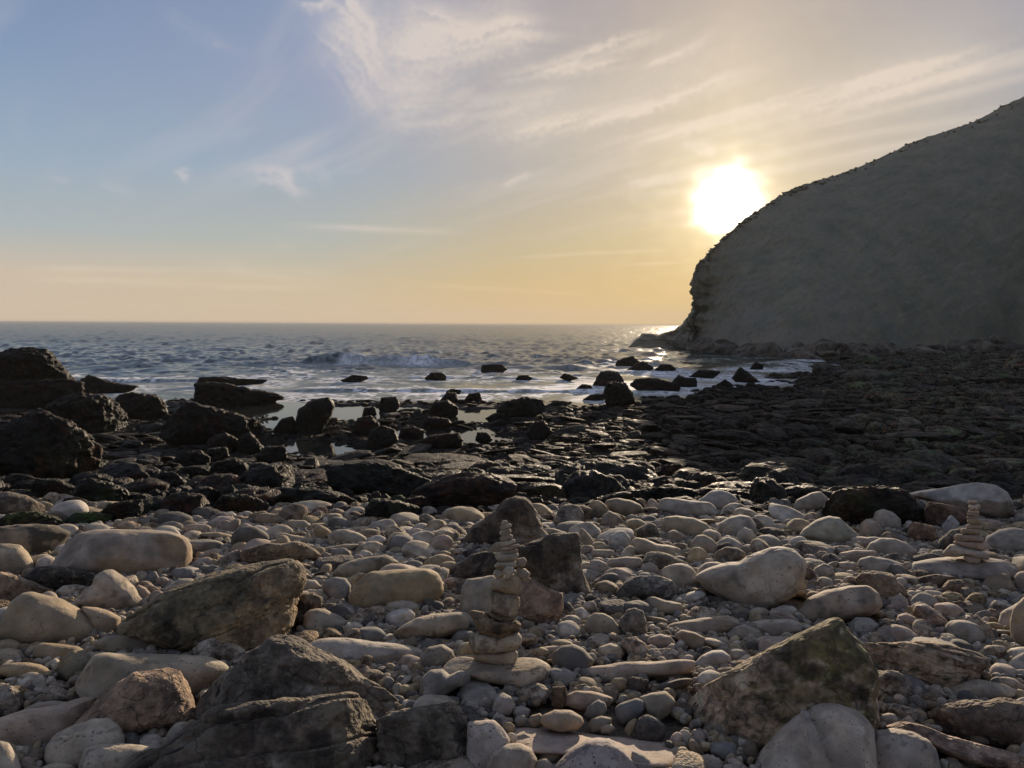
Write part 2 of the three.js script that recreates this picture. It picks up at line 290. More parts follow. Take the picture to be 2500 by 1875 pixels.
// beach: grit under the cobbles, dark weedy bedrock below the tide line
{
  const zAt = (v) => { const s = v * v * 0.55 + v * 0.45; return 12 - s * 102; };
  const beach = sheet('beach', 420, 420, (u, v) => { const z = zAt(v), half = Math.max(9, -z * 0.95 + 4), x = (u * 2 - 1) * half; return [x, ground(x, z) - 0.02 + 0.02 * noise(x * 5, z * 5, 2), z]; }, MAT.rough,
    ([x, y, z]) => { const k = smooth(6.6, 7.8, -z + 0.9 * noise(x * 0.7, z * 0.9, 5) - 0.5 * smooth(2, 6, x)); return [lerp(0.20, 0.020, k), lerp(0.175, 0.018, k), lerp(0.14, 0.014, k)]; }, ([x, y, z]) => [x, z]);
  beach.userData = { kind: 'structure', label: 'pebble beach sloping down to dark weedy bedrock', category: 'beach' };
  scene.add(beach);
}

// ---------------------------------------------------------------- sea
const WAVES = []; {
  const r = rng(5);
  for (let i = 0; i < 34; i++) { const L = 0.8 * Math.pow(1.076, i), th = (r() - 0.5) * (L < 5 ? 2.4 : 1.5) + 0.12; WAVES.push({ k: 2 * Math.PI / L, dx: Math.sin(th), dz: Math.cos(th), a: 0.0155 * Math.pow(L, 0.38) * (0.5 + r()), p: r() * 6.28 }); }
}
const bell = (x, w) => Math.exp(-(x * x) / (w * w));
function breaker(x, z) {   // the wave that is breaking: [height, foam]
  const line = -56.5 + 0.9 * noise(x * 0.16, 3.3) + 0.02 * (x + 9) * (x + 9) * 0.3, s = z - line, span = smooth(-18, -14, x) * (smooth(-2.5, -7, x) + 0.45 * smooth(4, -3, x) * smooth(-8, -4, x)) * (0.85 + 0.25 * noise(x * 0.45, 7.7));
  const lip = 0.10 * noise(x * 1.7, 9.1) + 0.06 * noise(x * 5, 2.2);
  const h = span * (0.74 + lip + 0.16 * fbm(x * 1.3, z * 1.3, 5, 3)) * (s > 0 ? bell(s, 0.7) : bell(s, 2.6)) + span * smooth(-0.6, 0.1, s) * smooth(3.5, 0.8, s) * 0.14 * (0.5 + fbm(x * 2.1, z * 2.1, 2, 3));
  const foam = span * smooth(-0.4, 0.2, s) * smooth(4.5, 1.2, s) * smooth(-14.2, -12.8, x + 0.9 * noise(x, z * 0.7, 4));
  return [h, foam];
}
function bores(x, z) {   // small broken waves that run in over the reef
  let h = 0, f = 0;
  for (const [zl, x0, x1, a, w] of [[-34.6, -12, 9, 0.17, 0.5], [-43, -14, 4, 0.16, 0.8], [-49, 4, 18, 0.2, 0.8], [-66, 2, 16, 0.34, 1.1], [-77, -14, -2, 0.42, 1.4], [-60, 3, 10, 0.5, 0.8], [-88, 8, 22, 0.35, 1.2], [-53, -3, 7, 0.3, 0.7], [-62, -26, -10, 0.3, 1.0], [-70, -9, 6, 0.35, 1.0], [-51, -30, -22, 0.35, 0.9], [-39, -26, -12, 0.22, 0.6]]) {
    const line = zl + 0.8 * noise(x * 0.2, zl), s = z - line, span = smooth(x0, x0 + 4, x) * smooth(x1, x1 - 4, x), r = 0.55 + 0.45 * noise(x * 0.6, zl * 3.1);
    h += 1.15 * a * span * r * (s > 0 ? bell(s, w * 0.6) : bell(s, w * 2.4)); f += span * clamp(r) * smooth(-0.5, 0.1, s) * smooth(w * 2.6, w * 0.4, s);
  }
  return [h, f];
}
function seaHeight(x, z) {
  const d = -z, zs = table(SHORE, x), out = smooth(zs + 2, zs + 34, d), calm = 0.0 + 0.10 * smooth(zs - 2, zs + 4, d);
  if (d < zs - 4) return 0;
  let h = 0;
  for (const w of WAVES) { const ph = w.k * (x * w.dx + z * w.dz) + w.p, s = 0.5 + 0.5 * Math.sin(ph); h += w.a * (2 * s * Math.sqrt(s) - 0.85); }
  h *= out + calm * (1 - out);
  h += 0.16 * out * noise(x * 0.35, z * 0.22, 5) ;
  return h + breaker(x, z)[0] + bores(x, z)[0];
}
{
  const X0 = -70, X1 = 70, Z0 = -26, Z1 = -150;
  const WASHED = [[650, 428, 1.3], [1000, 385, 1.5], [1180, 434, 1.0], [1450, 430, 1.2], [1800, 345, 1.6], [1870, 382, 1.6], [2025, 384, 1.4], [1680, 470, 1.6], [1545, 500, 0.9], [1960, 490, 2.0], [740, 515, 0.9], [150, 438, 1.6], [1610, 552, 0.9], [-380, 560, 2.2], [-530, 470, 2.2], [-1350, 500, 2.0], [-1060, 590, 1.3], [2560, 375, 1.6], [2220, 420, 1.8], [2510, 440, 1.8], [1250, 490, 1.0], [2120, 470, 1.4], [2380, 480, 1.2]].map(([X, Y, q]) => { const d = ray(800 + X / 2.458, 750 + Y / 2.458), t = -EYE.y / d.y; return [d.x * t, d.z * t, q]; });
  const W = 1536, d1 = new Uint8Array(W * W * 4), d2 = new Uint8Array(W * W * 4);
  for (let j = 0; j < W; j++) for (let i = 0; i < W; i++) {
    const x = lerp(X0, X1, (i + 0.5) / W), z = lerp(Z0, Z1, (j + 0.5) / W), d = -z, zs = table(SHORE, x), o = (j * W + i) * 4;
    const wx = x + 0.8 * noise(x * 0.35, z * 0.35, 2), wz = z + 0.8 * noise(x * 0.35, z * 0.35, 7);
    const lace = 1 - Math.min(1, Math.abs(noise(wx * 0.75, wz * 0.55, 1)) * 2.6), lace2 = 1 - Math.min(1, Math.abs(noise(wx * 1.9, wz * 1.3, 5)) * 2.2), fine = noise(x * 4.5, z * 3.2, 3);
    const zone = smooth(zs - 3, zs + 2, d) * smooth(zs + 36, zs + 8, d), zone2 = smooth(zs + 60, zs + 20, d);
    const patch = smooth(-0.35, 0.45, noise(x * 0.10, z * 0.16, 14) + 0.5 * noise(x * 0.3, z * 0.3, 19));
    let f = zone * patch * smooth(0.45, 0.95, 0.62 * lace + 0.5 * lace2 + 0.22 * fine) * 0.95;
    f += 0.75 * zone * patch * smooth(-0.6, 0.4, fine + noise(x * 1.1, z * 0.9, 23));
    const cap = noise(x * 0.22, z * 0.42, 31) + 0.5 * noise(x * 0.9, z * 1.5, 37);
    f += zone2 * smooth(0.62, 0.9, cap) * 0.6 * smooth(-0.3, 0.5, fine) + 0.5 * smooth(0.78, 1.0, cap) * smooth(0, 0.5, fine);
    const rag = smooth(-0.55, 0.3, fine + 0.8 * noise(x * 2.2, z * 1.6, 11));
    f = Math.max(f, breaker(x, z)[1] * (0.7 + 0.3 * rag), bores(x, z)[1] * 0.9 * rag);
    for (const [wx0, wz0, q] of WASHED) { const e = Math.hypot(x - wx0, (z - wz0) * 0.7); if (e < q * 2.2) f = Math.max(f, smooth(q * 2.2, q * 0.9, e + 0.5 * q * fine) * (0.45 + 0.5 * rag)); }
    f = clamp(f);
    const deep = smooth(zs, zs + 40, d), sand = (1 - deep);
    const base = [0.085 + 0.035 * sand, 0.16 + 0.02 * sand, 0.165 - 0.02 * sand];   // sRGB fractions, water darkened by weed and depth
    d1[o] = 255 * lerp(base[0], 0.94, f); d1[o + 1] = 255 * lerp(base[1], 0.93, f); d1[o + 2] = 255 * lerp(base[2], 0.92, f); d1[o + 3] = 255;
    d2[o] = d2[o + 1] = d2[o + 2] = 255 * lerp(lerp(0.13, 0.27, smooth(45, 140, d)), 0.9, f); d2[o + 3] = 255;
  }
  const mk = (d, srgb) => { const t = new THREE.DataTexture(d, W, W, THREE.RGBAFormat); t.magFilter = THREE.LinearFilter; t.minFilter = THREE.LinearMipmapLinearFilter; t.generateMipmaps = true; if (srgb) t.colorSpace = THREE.SRGBColorSpace; t.needsUpdate = true; return t; };
  const bump = rippleBump.clone(); bump.channel = 1; bump.repeat.set(1 / 9, 1 / 9);
  const water = new THREE.MeshPhysicalMaterial({ name: 'sea water', map: mk(d1, true), roughness: 1, roughnessMap: mk(d2, false), ior: 1.333, bumpMap: bump, bumpScale: 0.035 });
  const rows = [-29.5]; while (rows[rows.length - 1] > -2600) { const z = -rows[rows.length - 1]; rows.push(-(z + Math.max(z < 30 ? 0.5 : 0.17, z * z / 8000))); }
  const sea = sheet('sea', rows.length, 900, (u, v) => { const z = rows[Math.round(v * (rows.length - 1))], t = (u * 2 - 1), x = t * (-z * 1.0 + 6); return [x, seaHeight(x, z) * (-z > 900 ? 0 : 1), z]; }, water, null,
    ([x, y, z]) => [(x - X0) / (X1 - X0), (z - Z0) / (Z1 - Z0)], ([x, y, z]) => [x, z]);
  sea.userData = { kind: 'structure', label: 'choppy grey sea with foam and a breaking wave off the reef', category: 'sea' };
  scene.add(sea);
  const still = new THREE.MeshPhysicalMaterial({ name: 'still water', color: new THREE.Color().setRGB(0.02, 0.022, 0.018), roughness: 0.05, ior: 1.333, bumpMap: bump, bumpScale: 0.004 });
  const pools = sheet('tide_pool_water', 2, 2, (u, v) => { const z = -13 - 16.5 * v, x = (u * 2 - 1) * 35.5; return [x, 0, z]; }, still, null, ([x, y, z]) => [x, z], ([x, y, z]) => [x, z]);
  pools.userData = { kind: 'structure', label: 'still water lying in the pools between the reef rocks', category: 'water' };
  scene.add(pools);
}

// ---------------------------------------------------------------- headland
let FOOT;
{
  const S = [[1300, 752, 105], [1355, 750, 104], [1378, 733, 103.5], [1395, 722, 103], [1410, 722, 102], [1425, 725, 101], [1438, 720, 100.5], [1455, 715, 100], [1478, 703, 98], [1492, 682, 97], [1507, 657, 96], [1504, 640, 96], [1510, 628, 96], [1506, 612, 95.5], [1497, 604, 95], [1503, 590, 95.5], [1508, 572, 96], [1530, 548, 97], [1560, 519, 98], [1600, 481, 100], [1640, 454, 102], [1700, 415, 105], [1760, 392, 108], [1850, 362, 112], [1990, 300, 117], [2100, 262, 120], [2212, 208, 122], [2330, 165, 122], [2500, 110, 118], [2750, 50, 108], [3100, 0, 90], [3700, -60, 70]];
  const B = [1300, 1352, 1360, 1368, 1376, 1386, 1400, 1415, 1432, 1446, 1456, 1464, 1470, 1476, 1482, 1490, 1500, 1512, 1532, 1562, 1605, 1650, 1720, 1785, 1885, 2010, 2120, 2230, 2360, 2560, 2900, 3400];
  const BY = [[1300, 752], [1450, 755], [1500, 759], [1600, 771], [1720, 777], [1800, 777], [2230, 772], [2400, 782], [2700, 815], [3400, 910]];
  const sp = S.map(([X, Y, z]) => { const d = ray(X * 1.1302, Y * 1.1302); return d.multiplyScalar(z).add(EYE); });
  const bp = B.map((X) => { const d = ray(X * 1.1302, table(BY, X) * 1.1302); return d.multiplyScalar(-(EYE.y + 0.25) / d.y).add(EYE); });
  sp[0].y = -0.6;
  const cs = new THREE.CatmullRomCurve3(sp, false, 'centripetal'), cb = new THREE.CatmullRomCurve3(bp, false, 'centripetal');
  const NV = 150, NS = 520, A = new THREE.Vector3(), P = new THREE.Vector3();
  const slope = sheet('headland', NV, NS, (u, v) => {
    const q = 1 - Math.pow(1 - u, 1.0), s = cs.getPoint(q), b = cb.getPoint(q), w = v * 1.3;
    b.y = -0.6; if (b.z < s.z) b.z = s.z + 0.3;
    if (w <= 1) { const hz = Math.pow(w, 1.22); P.set(lerp(b.x, s.x, hz), lerp(b.y, s.y, w), lerp(b.z, s.z, hz)); }
    else { A.set(s.x, 0, s.z).normalize(); const k = (w - 1) / 0.3; P.copy(s).addScaledVector(A, 46 * k).setY(s.y * (1 - 0.35 * k * k)); }
    const edge = w <= 1 ? Math.sin(Math.PI * w) : 1, ht = clamp(P.y / 3);
    const big = fbm(P.x * 0.07, P.y * 0.07, P.z * 0.07, 4), gully = ridge(P.x * 0.12, P.y * 0.09, P.z * 0.12, 4), led = noise(P.x * 0.25, P.y * 1.1, P.z * 0.25) + 0.5 * noise(P.x * 0.5, P.y * 3.1, P.z * 0.5), rough = fbm(P.x * 0.9, P.y * 0.9, P.z * 0.9, 4);
    const cliff = smooth(0.62, 0.5, q), push = ht * (edge * (2.6 * big + 0.7 * gully) + 0.9 * cliff * led + (0.28 + 0.25 * edge + 0.8 * cliff) * rough);
    P.x -= push * 0.55; P.z += push * 0.75; P.y += 0.22 * ht * rough + 0.10 * ht * noise(P.x * 2.3, P.z * 2.3);
    return [P.x, P.y, P.z];
  }, MAT.hill, null, () => [0, 0]);
  const foot = (x, y, z) => {
    const u = clamp((x - 12) / 60), n = fbm(x * 0.12, y * 0.12, z * 0.12, 5), m = fbm(x * 0.5, y * 0.8, z * 0.5, 4), rock = smooth(0.1, -0.1, n + 0.25 * m + (y - 7) * 0.05 + (x - 24) * 0.02), scrub = smooth(0.05, 0.2, m);
    const g = [lerp(0.29, 0.255, scrub), lerp(0.265, 0.235, scrub), lerp(0.205, 0.175, scrub)], r = [0.285, 0.26, 0.215];
    return [lerp(g[0], r[0], rock), lerp(g[1], r[1], rock), lerp(g[2], r[2], rock)];
  };
  const hill = new THREE.Mesh(finish(slope.geometry.attributes.position.array, Uint32Array.from(slope.geometry.index.array), foot, 0), MAT.hill);
  hill.name = 'headland'; hill.castShadow = hill.receiveShadow = true;
  hill.userData = { kind: 'structure', label: 'tall grassy headland with a sheer cliff nose above the sea', category: 'headland' };
  const tuft = [0, 1, 2].map((k) => { const g = new THREE.IcosahedronGeometry(1, 2), p = g.attributes.position; for (let i = 0; i < p.count; i++) { const q = 0.75 + 0.5 * noise(p.getX(i) * 2.3 + k * 9, p.getY(i) * 2.3, p.getZ(i) * 2.3); p.setXYZ(i, p.getX(i) * q, p.getY(i) * q * 0.75, p.getZ(i) * q); } g.computeVertexNormals(); return g; });
  const r = rng(41), per = 120, m4 = new THREE.Object3D(), pos = slope.geometry.attributes.position, topRow = Math.round((NV - 1) / 1.3);
  for (let k = 0; k < 3; k++) {
    const im = new THREE.InstancedMesh(tuft[k], new THREE.MeshStandardMaterial({ name: 'scrub', color: new THREE.Color().setRGB(0.13, 0.12, 0.075), roughness: 1 }), per);
    for (let i = 0; i < per; i++) { const c = Math.floor(NS * (0.5 + 0.42 * r())), row = topRow + Math.floor((r() - 0.65) * 9), at = row * NS + c, s = 0.10 + 0.2 * r() * r(); m4.position.set(pos.getX(at), pos.getY(at) + s * 0.25, pos.getZ(at)); m4.rotation.set(0, r() * 6, 0); m4.scale.set(s * 1.4, s, s * 1.4); m4.updateMatrix(); im.setMatrixAt(i, m4.matrix); }
    im.name = 'scrub'; im.castShadow = im.receiveShadow = true; im.userData = { kind: 'stuff' }; hill.add(im);
  }
  FOOT = cb;
  scene.add(hill);
}

scene.fog = new THREE.FogExp2(new THREE.Color().setRGB(0.95, 0.88, 0.77), 0.00025);

// ---------------------------------------------------------------- rocks: how one is shaped
// outline: [x, y] in metres round (0, 0), seen from the front; deep: half thickness; st: how its surface is
function rockGeometry(outline, deep, st, seed, n) {
  const r = rng(seed), [dirs, index] = cube(n), NT = 360, R = new Float32Array(NT);
  for (let a = 0; a < NT; a++) {
    const c = Math.cos(a / NT * 2 * Math.PI), s = Math.sin(a / NT * 2 * Math.PI);
    let best = 0;
    for (let i = 0; i < outline.length; i++) {
      const [x0, y0] = outline[i], [x1, y1] = outline[(i + 1) % outline.length], ex = x1 - x0, ey = y1 - y0, den = c * ey - s * ex;
      if (Math.abs(den) < 1e-9) continue;
      const t = (x0 * ey - y0 * ex) / den, q = (x0 * s - y0 * c) / den;
      if (t > 0 && q >= -1e-6 && q <= 1 + 1e-6) best = Math.max(best, t);
    }
    R[a] = best;
  }
  for (let a = 0; a < NT; a++) if (R[a] === 0) R[a] = R[(a + NT - 1) % NT] || 0.01;
  const soft = Math.round(st.soft), S = new Float32Array(NT);
  for (let a = 0; a < NT; a++) { let w = 0, v = 0; for (let k = -soft; k <= soft; k++) { const f = 1 + soft - Math.abs(k); w += f; v += f * R[(a + k + NT) % NT]; } S[a] = v / w; }
  let hw = 0, hh = 0;
  for (const [x, y] of outline) { hw = Math.max(hw, Math.abs(x)); hh = Math.max(hh, Math.abs(y)); }
  const size = Math.sqrt(hw * hh), m = dirs.length / 3, p = new Float32Array(dirs.length), e = st.box, o1 = r() * 50, o2 = r() * 50;
  const planes = [];
  for (let i = 0; i < st.facets; i++) { const a = r() * 6.283, z = (r() < 0.6 ? 1 : -1) * (0.45 + 0.5 * r()), q = Math.sqrt(1 - z * z); planes.push([q * Math.cos(a), q * Math.sin(a), z, 0.62 + 0.28 * r()]); }
  for (let i = 0; i < m; i++) {
    const dx = dirs[i * 3], dy = dirs[i * 3 + 1], dz = dirs[i * 3 + 2];
    const sx = dx * hw, sy = dy * hh, s = Math.hypot(dx, dy);
    let a = Math.atan2(sy, sx) / (2 * Math.PI) * NT; if (a < 0) a += NT;
    const a0 = Math.floor(a) % NT, a1 = (a0 + 1) % NT, rad = lerp(S[a0], S[a1], a - Math.floor(a)), L = Math.hypot(sx, sy) || 1;
    const k = Math.pow(Math.pow(s, e) + Math.pow(Math.abs(dz), e), -1 / e);
    let x = sx / L * rad * s * k, y = sy / L * rad * s * k, z = dz * k * deep;
    for (const [px, py, pz, h] of planes) { const reach = h * (Math.abs(px) * hw + Math.abs(py) * hh + Math.abs(pz) * deep) * 0.8, t = x * px + y * py + z * pz - reach; if (t > 0) { x -= px * t * 0.92; y -= py * t * 0.92 * 0.8; z -= pz * t * 0.92; } }
    z -= st.lean * y * deep / Math.max(hh, 0.01) + st.skew * x * deep / hw * 0.5;
    const f = 1.1 / size, q = Math.hypot(x, y, z) || 1;
    let push = st.lump * size * (fbm(x * f + o1, y * f + o2, z * f, 3)) + st.mid * size * fbm(x * f * 4 + o2, y * f * 4, z * f * 4 + o1, 4);
    if (st.crag) push += st.crag * size * (ridge(x * f * 2.2 + o1, y * f * 2.2, z * f * 2.2 + o2, 4) - 0.35);
    if (st.strata) { const w = y * Math.cos(st.dip || 0) + x * Math.sin(st.dip || 0) + 0.05 * size * noise(x * f * 1.3, y * f * 1.3, z * f * 1.3 + o1), sv = noise(w * st.layers / size * 0.5, 3.1 + o2, noise(x * f, z * f, o1) * 0.25); push += st.strata * size * (smooth(-0.25, 0.3, sv) - 0.5 - 0.9 * bell(sv, 0.06)); }
    if (st.pit) push -= st.pit * size * smooth(0.28, 0.55, noise(x * f * 6 + o1, y * f * 6, z * f * 6 + o2));
    for (const [w, q0, dipA, wob] of st.cracks || []) { const v = y * Math.cos(dipA) + x * Math.sin(dipA) + wob * size * fbm(x * f * 1.4 + q0, y * f * 1.4, z * f * 1.4, 4) - q0 * size; push -= w * size * bell(v / size, 0.018); }
    p[i * 3] = x + x / q * push; p[i * 3 + 1] = y + y / q * push; p[i * 3 + 2] = z + z / q * push;
  }
  const pf = 1 / size;
  return finish(p, index, (x, y, z, nx, ny, nz) => {
    const v = 1 + st.vary * fbm(x * pf * 1.5 + o2, y * pf * 1.5, z * pf * 1.5 + o1, 4);
    let c = [st.tone[0] * v, st.tone[1] * v, st.tone[2] * v];
    for (const [col, freq, lo, hi, amount, bias] of st.patches || []) {   // dirt, lichen, weed, staining, some painted shading: patches with a ragged outline
      const b = bias ? bias[0] * x / hw + bias[1] * y / hh : 0, k = amount * smooth(lo, hi, fbm(x * pf * freq + o1 * 1.7, y * pf * freq, z * pf * freq + o2, 5) + b);
      c = [lerp(c[0], col[0] * (0.8 + 0.2 * v), k), lerp(c[1], col[1] * (0.8 + 0.2 * v), k), lerp(c[2], col[2] * (0.8 + 0.2 * v), k)];
    }
    return c;
  }, r() * 3);
}
const BASE = { soft: 3, box: 2.5, facets: 0, lump: 0.06, mid: 0.02, crag: 0, strata: 0, layers: 9, pit: 0, lean: 0.15, skew: 0, vary: 0.22, deep: 0.85, mat: 'lime', tone: [0.40, 0.34, 0.26] };
const CREAM = [0.41, 0.34, 0.245], TAN = [0.34, 0.265, 0.165], PINK = [0.40, 0.305, 0.235], PALE = [0.45, 0.39, 0.31], GREY = [0.25, 0.23, 0.20], SLATE = [0.165, 0.158, 0.145], BROWN = [0.20, 0.155, 0.11], OLIVE = [0.21, 0.18, 0.115], DARK = [0.095, 0.085, 0.07], BLACK = [0.05, 0.046, 0.04], WEED = [0.032, 0.030, 0.022], RUST = [0.055, 0.030, 0.022];
const STYLE = {
  S: { soft: 4, tone: CREAM, facets: 2, mid: 0.026, patches: [[[0.2, 0.165, 0.115], 2.3, 0.1, 0.3, 0.45], [[0.5, 0.45, 0.37], 3.1, 0.14, 0.3, 0.35]] }, T: { soft: 4, tone: TAN, pit: 0.012, patches: [[[0.30, 0.21, 0.10], 1.2, 0.0, 0.4, 0.6]] }, N: { soft: 4, tone: PINK, facets: 2, mid: 0.026, patches: [[[0.2, 0.165, 0.115], 2.3, 0.1, 0.3, 0.45], [[0.5, 0.45, 0.37], 3.1, 0.14, 0.3, 0.35]] }, G: { soft: 4, tone: GREY, facets: 3, patches: [[[0.2, 0.165, 0.115], 2.3, 0.1, 0.3, 0.45], [[0.5, 0.45, 0.37], 3.1, 0.14, 0.3, 0.35]] }, B: { soft: 4, tone: SLATE },
  W: { soft: 3, tone: PALE, facets: 3, mid: 0.035, box: 2.7, pit: 0.02, patches: [[[0.16, 0.15, 0.13], 3.2, 0.16, 0.32, 0.75]] },
  R: { soft: 2, mat: 'rough', tone: [0.36, 0.29, 0.22], facets: 7, crag: 0.05, mid: 0.05, box: 3, lean: 0.1 },
  K: { soft: 2, mat: 'rough', tone: [0.175, 0.155, 0.128], facets: 6, crag: 0.05, mid: 0.05, box: 3.2, lean: 0.05, cracks: [[0.05, 0.2, 0.3, 0.3], [0.05, -0.25, -0.2, 0.3]], patches: [[[0.34, 0.31, 0.26], 5, 0.17, 0.27, 0.55], [[0.07, 0.06, 0.05], 3, 0.1, 0.3, 0.5]] },
  L: { soft: 2, mat: 'rough', tone: OLIVE, facets: 3, crag: 0.02, mid: 0.03, strata: 0.045, layers: 10, box: 3.4, lean: 0.1, cracks: [[0.05, 0.35, -0.25, 0.25], [0.04, -0.3, -0.35, 0.3]] },
  M: { soft: 2, mat: 'rough', tone: [0.50, 0.41, 0.31], facets: 2, crag: 0.03, mid: 0.04, box: 4.2, lean: 0.05, patches: [[[0.155, 0.122, 0.05], 2.6, -0.12, 0.14, 0.8, [0.12, 0.3]], [[0.075, 0.06, 0.032], 6.0, 0.04, 0.22, 0.85, [0.1, 0.1]], [[0.16, 0.15, 0.06], 7, 0.12, 0.26, 0.7, [0.1, 0.25]], [[0.42, 0.40, 0.30], 8, 0.2, 0.3, 0.8]] },
  D: { soft: 1, mat: 'reef', tone: WEED, facets: 6, crag: 0.15, mid: 0.14, box: 3.6, lean: 0.1, patches: [[RUST, 1.6, 0.05, 0.3, 0.7], [[0.03, 0.036, 0.016], 2.2, 0.1, 0.3, 0.6], [[0.12, 0.11, 0.09], 6, 0.18, 0.28, 0.5]] },
};

const heroes = [], seen = new Set();
function numbered(name) { let n = name, k = 0; while (seen.has(n)) n = name + '_' + String(++k).padStart(3, '0'); seen.add(n); return n; }
const TILES = { A: [0, 1150, 2.212], B: [800, 1150, 2.288], C: [1600, 1150, 2.288], D: [0, 750, 2.458], E: [800, 750, 2.458], F: [1600, 750, 2.458], G: [1300, 1180, 3.687], H: [1900, 1180, 3.687], I: [1100, 1500, 3.16], K: [450, 1250, 4.424], L: [1120, 1240, 3.95], M: [2280, 1190, 7.9] };
let seedCount = 100;
// a rock by its outline in the photograph, set at its own distance with its own thickness. o.on: the thing it stands on; o.depth: a given distance
function outlined(tile, flat, style, o = {}) {
  const st = { ...BASE, ...STYLE[style], ...o }, [ox, oy, k] = TILES[tile], px = [];
  for (let i = 0; i < flat.length; i += 2) px.push([ox + flat[i] / k, oy + flat[i + 1] / k]);
  let x0 = 1e9, x1 = -1e9, y0 = 1e9, y1 = -1e9, area = 0, cx = 0, cy = 0;
  px.forEach(([x, y], i) => { x0 = Math.min(x0, x); x1 = Math.max(x1, x); y0 = Math.min(y0, y); y1 = Math.max(y1, y); const [a, b] = px[(i + 1) % px.length], c = x * b - a * y; area += c; cx += (x + a) * c; cy += (y + b) * c; });
  cx /= 3 * area; cy /= 3 * area;
  const sink = o.sink ?? 0.05, H = y1 - y0;
  let near = o.depth;
  if (!near) near = o.on ? onTop(o.on, (x0 + x1) / 2, y1) : hit((x0 + x1) / 2, (o.base ? oy + o.base / k : y1) - sink * H)[3];
  const half = Math.min((x1 - x0) / 2, H * 0.85) / FOCAL * near, deep = st.deep * half, mid = near + (o.depth ? 0 : o.on ? deep * 0.3 : deep * 0.6);
  const centre = ray(cx, cy).multiplyScalar(mid).add(EYE), n = ray(cx, cy).normalize(), right = new THREE.Vector3(-n.z, 0, n.x).normalize(), up = new THREE.Vector3().crossVectors(right, n);
  const out = px.map(([x, y]) => { const d = ray(x, y), t = centre.clone().sub(EYE).dot(n) / d.dot(n), v = d.multiplyScalar(t).add(EYE).sub(centre); return [v.dot(right), v.dot(up)]; });
  if (!o.depth && !o.on) { const low = Math.min(...out.map((q) => q[1])); for (const q of out) if (q[1] < low * 0.45) q[1] += low * 0.22 * (q[1] / low); }   // the foot stands a little in the shingle
  const npx = Math.max(x1 - x0, H) * 0.41, N = o.n || Math.round((style === 'D' ? clamp(npx * 0.45, 16, 56) : clamp(npx * 0.32, 8, 64)) / 2) * 2;
  const g = rockGeometry(out, deep, st, seedCount++, N);
  g.applyMatrix4(new THREE.Matrix4().makeBasis(right, up, n.clone().negate()));
  return { g, centre, deep, st, right, wide: (x1 - x0) / 2 / FOCAL * mid, px: [(x0 + x1) / 2, (y0 + y1) / 2, x1 - x0, H], poly: px, near };
}
const caster = new THREE.Raycaster();
function onTop(ref, px, py) { const h = heroes.find((q) => q.ref === ref); h.mesh.updateMatrixWorld(true); caster.set(EYE, ray(px, py).normalize()); const r = caster.intersectObject(h.mesh); return r.length ? r[0].distance / ray(px, py).length() : h.near; }
function rock(tile, style, name, ref, tail, flat, o = {}) {
  const q = outlined(tile, flat, style, o), m = new THREE.Mesh(q.g, MAT[q.st.mat]);
  m.name = numbered(name); m.position.copy(q.centre); m.castShadow = m.receiveShadow = true;
  m.userData = { label: (ref + ' ' + tail).trim(), category: o.cat || (name === 'cobble' || name === 'stone' ? 'stone' : 'rock') };
  scene.add(m);
  heroes.push({ ...q, mesh: m, ref, g: null, floats: !!o.on });
  return m;
}

// ---------------------------------------------------------------- the boulders and stones one by one
const flip = (s) => ({ dip: s });
// lower left
rock('A', 'L', 'boulder', 'long dark layered boulder', 'lying lowest on the beach, pale crust along its top edge', [560, 1740, 640, 1610, 760, 1540, 900, 1470, 1080, 1330, 1200, 1270, 1400, 1245, 1650, 1230, 1880, 1208, 1960, 1225, 2010, 1290, 2040, 1370, 2055, 1500, 2065, 1620, 2060, 1760, 1300, 1790], { tone: [0.135, 0.118, 0.095], deep: 0.7, dip: 0.05, box: 4.5, base: 1730, patches: [[[0.28, 0.26, 0.22], 6, 0.2, 0.32, 0.6], [[0.2, 0.16, 0.1], 2, 0.1, 0.4, 0.5, [0.3, 0.3]]] });
rock('A', 'K', 'boulder', 'dark peaked boulder', 'rising behind the long dark layered boulder', [1060, 1290, 1100, 1220, 1200, 1110, 1330, 1000, 1470, 910, 1560, 893, 1640, 930, 1760, 990, 1880, 1040, 1960, 1110, 2050, 1160, 2130, 1230, 2195, 1300, 2150, 1370, 2000, 1420, 1300, 1440, 1080, 1380], { deep: 0.75, tone: [0.17, 0.15, 0.122] });
rock('A', 'R', 'boulder', 'rough pinkish brown angular boulder', 'left of the dark peaked boulder', [380, 1390, 500, 1260, 620, 1150, 730, 1080, 800, 1075, 900, 1062, 970, 1075, 1010, 1150, 1040, 1240, 1055, 1310, 1000, 1350, 850, 1370, 700, 1400, 450, 1430], { tone: [0.33, 0.245, 0.18], lean: 0.3 });
rock('A', 'S', 'boulder', 'long smooth tan slab', 'under the rough pinkish brown boulder, humped at its far end', [400, 1160, 440, 1080, 500, 1000, 560, 980, 700, 985, 900, 990, 1100, 1000, 1200, 1030, 1250, 1075, 1150, 1130, 1050, 1200, 800, 1260, 600, 1270, 430, 1230], { tone: [0.38, 0.32, 0.235], patches: [[[0.2, 0.17, 0.12], 5, 0.2, 0.34, 0.6]] });
rock('A', 'N', 'boulder', 'flat pink slab', 'running off the frame beside the dented white boulder', [-120, 1420, -60, 1340, 0, 1330, 130, 1290, 300, 1265, 450, 1220, 530, 1210, 500, 1280, 440, 1360, 350, 1420, 200, 1470, 0, 1490, -80, 1490], { lean: 0.4, deep: 1.2 });
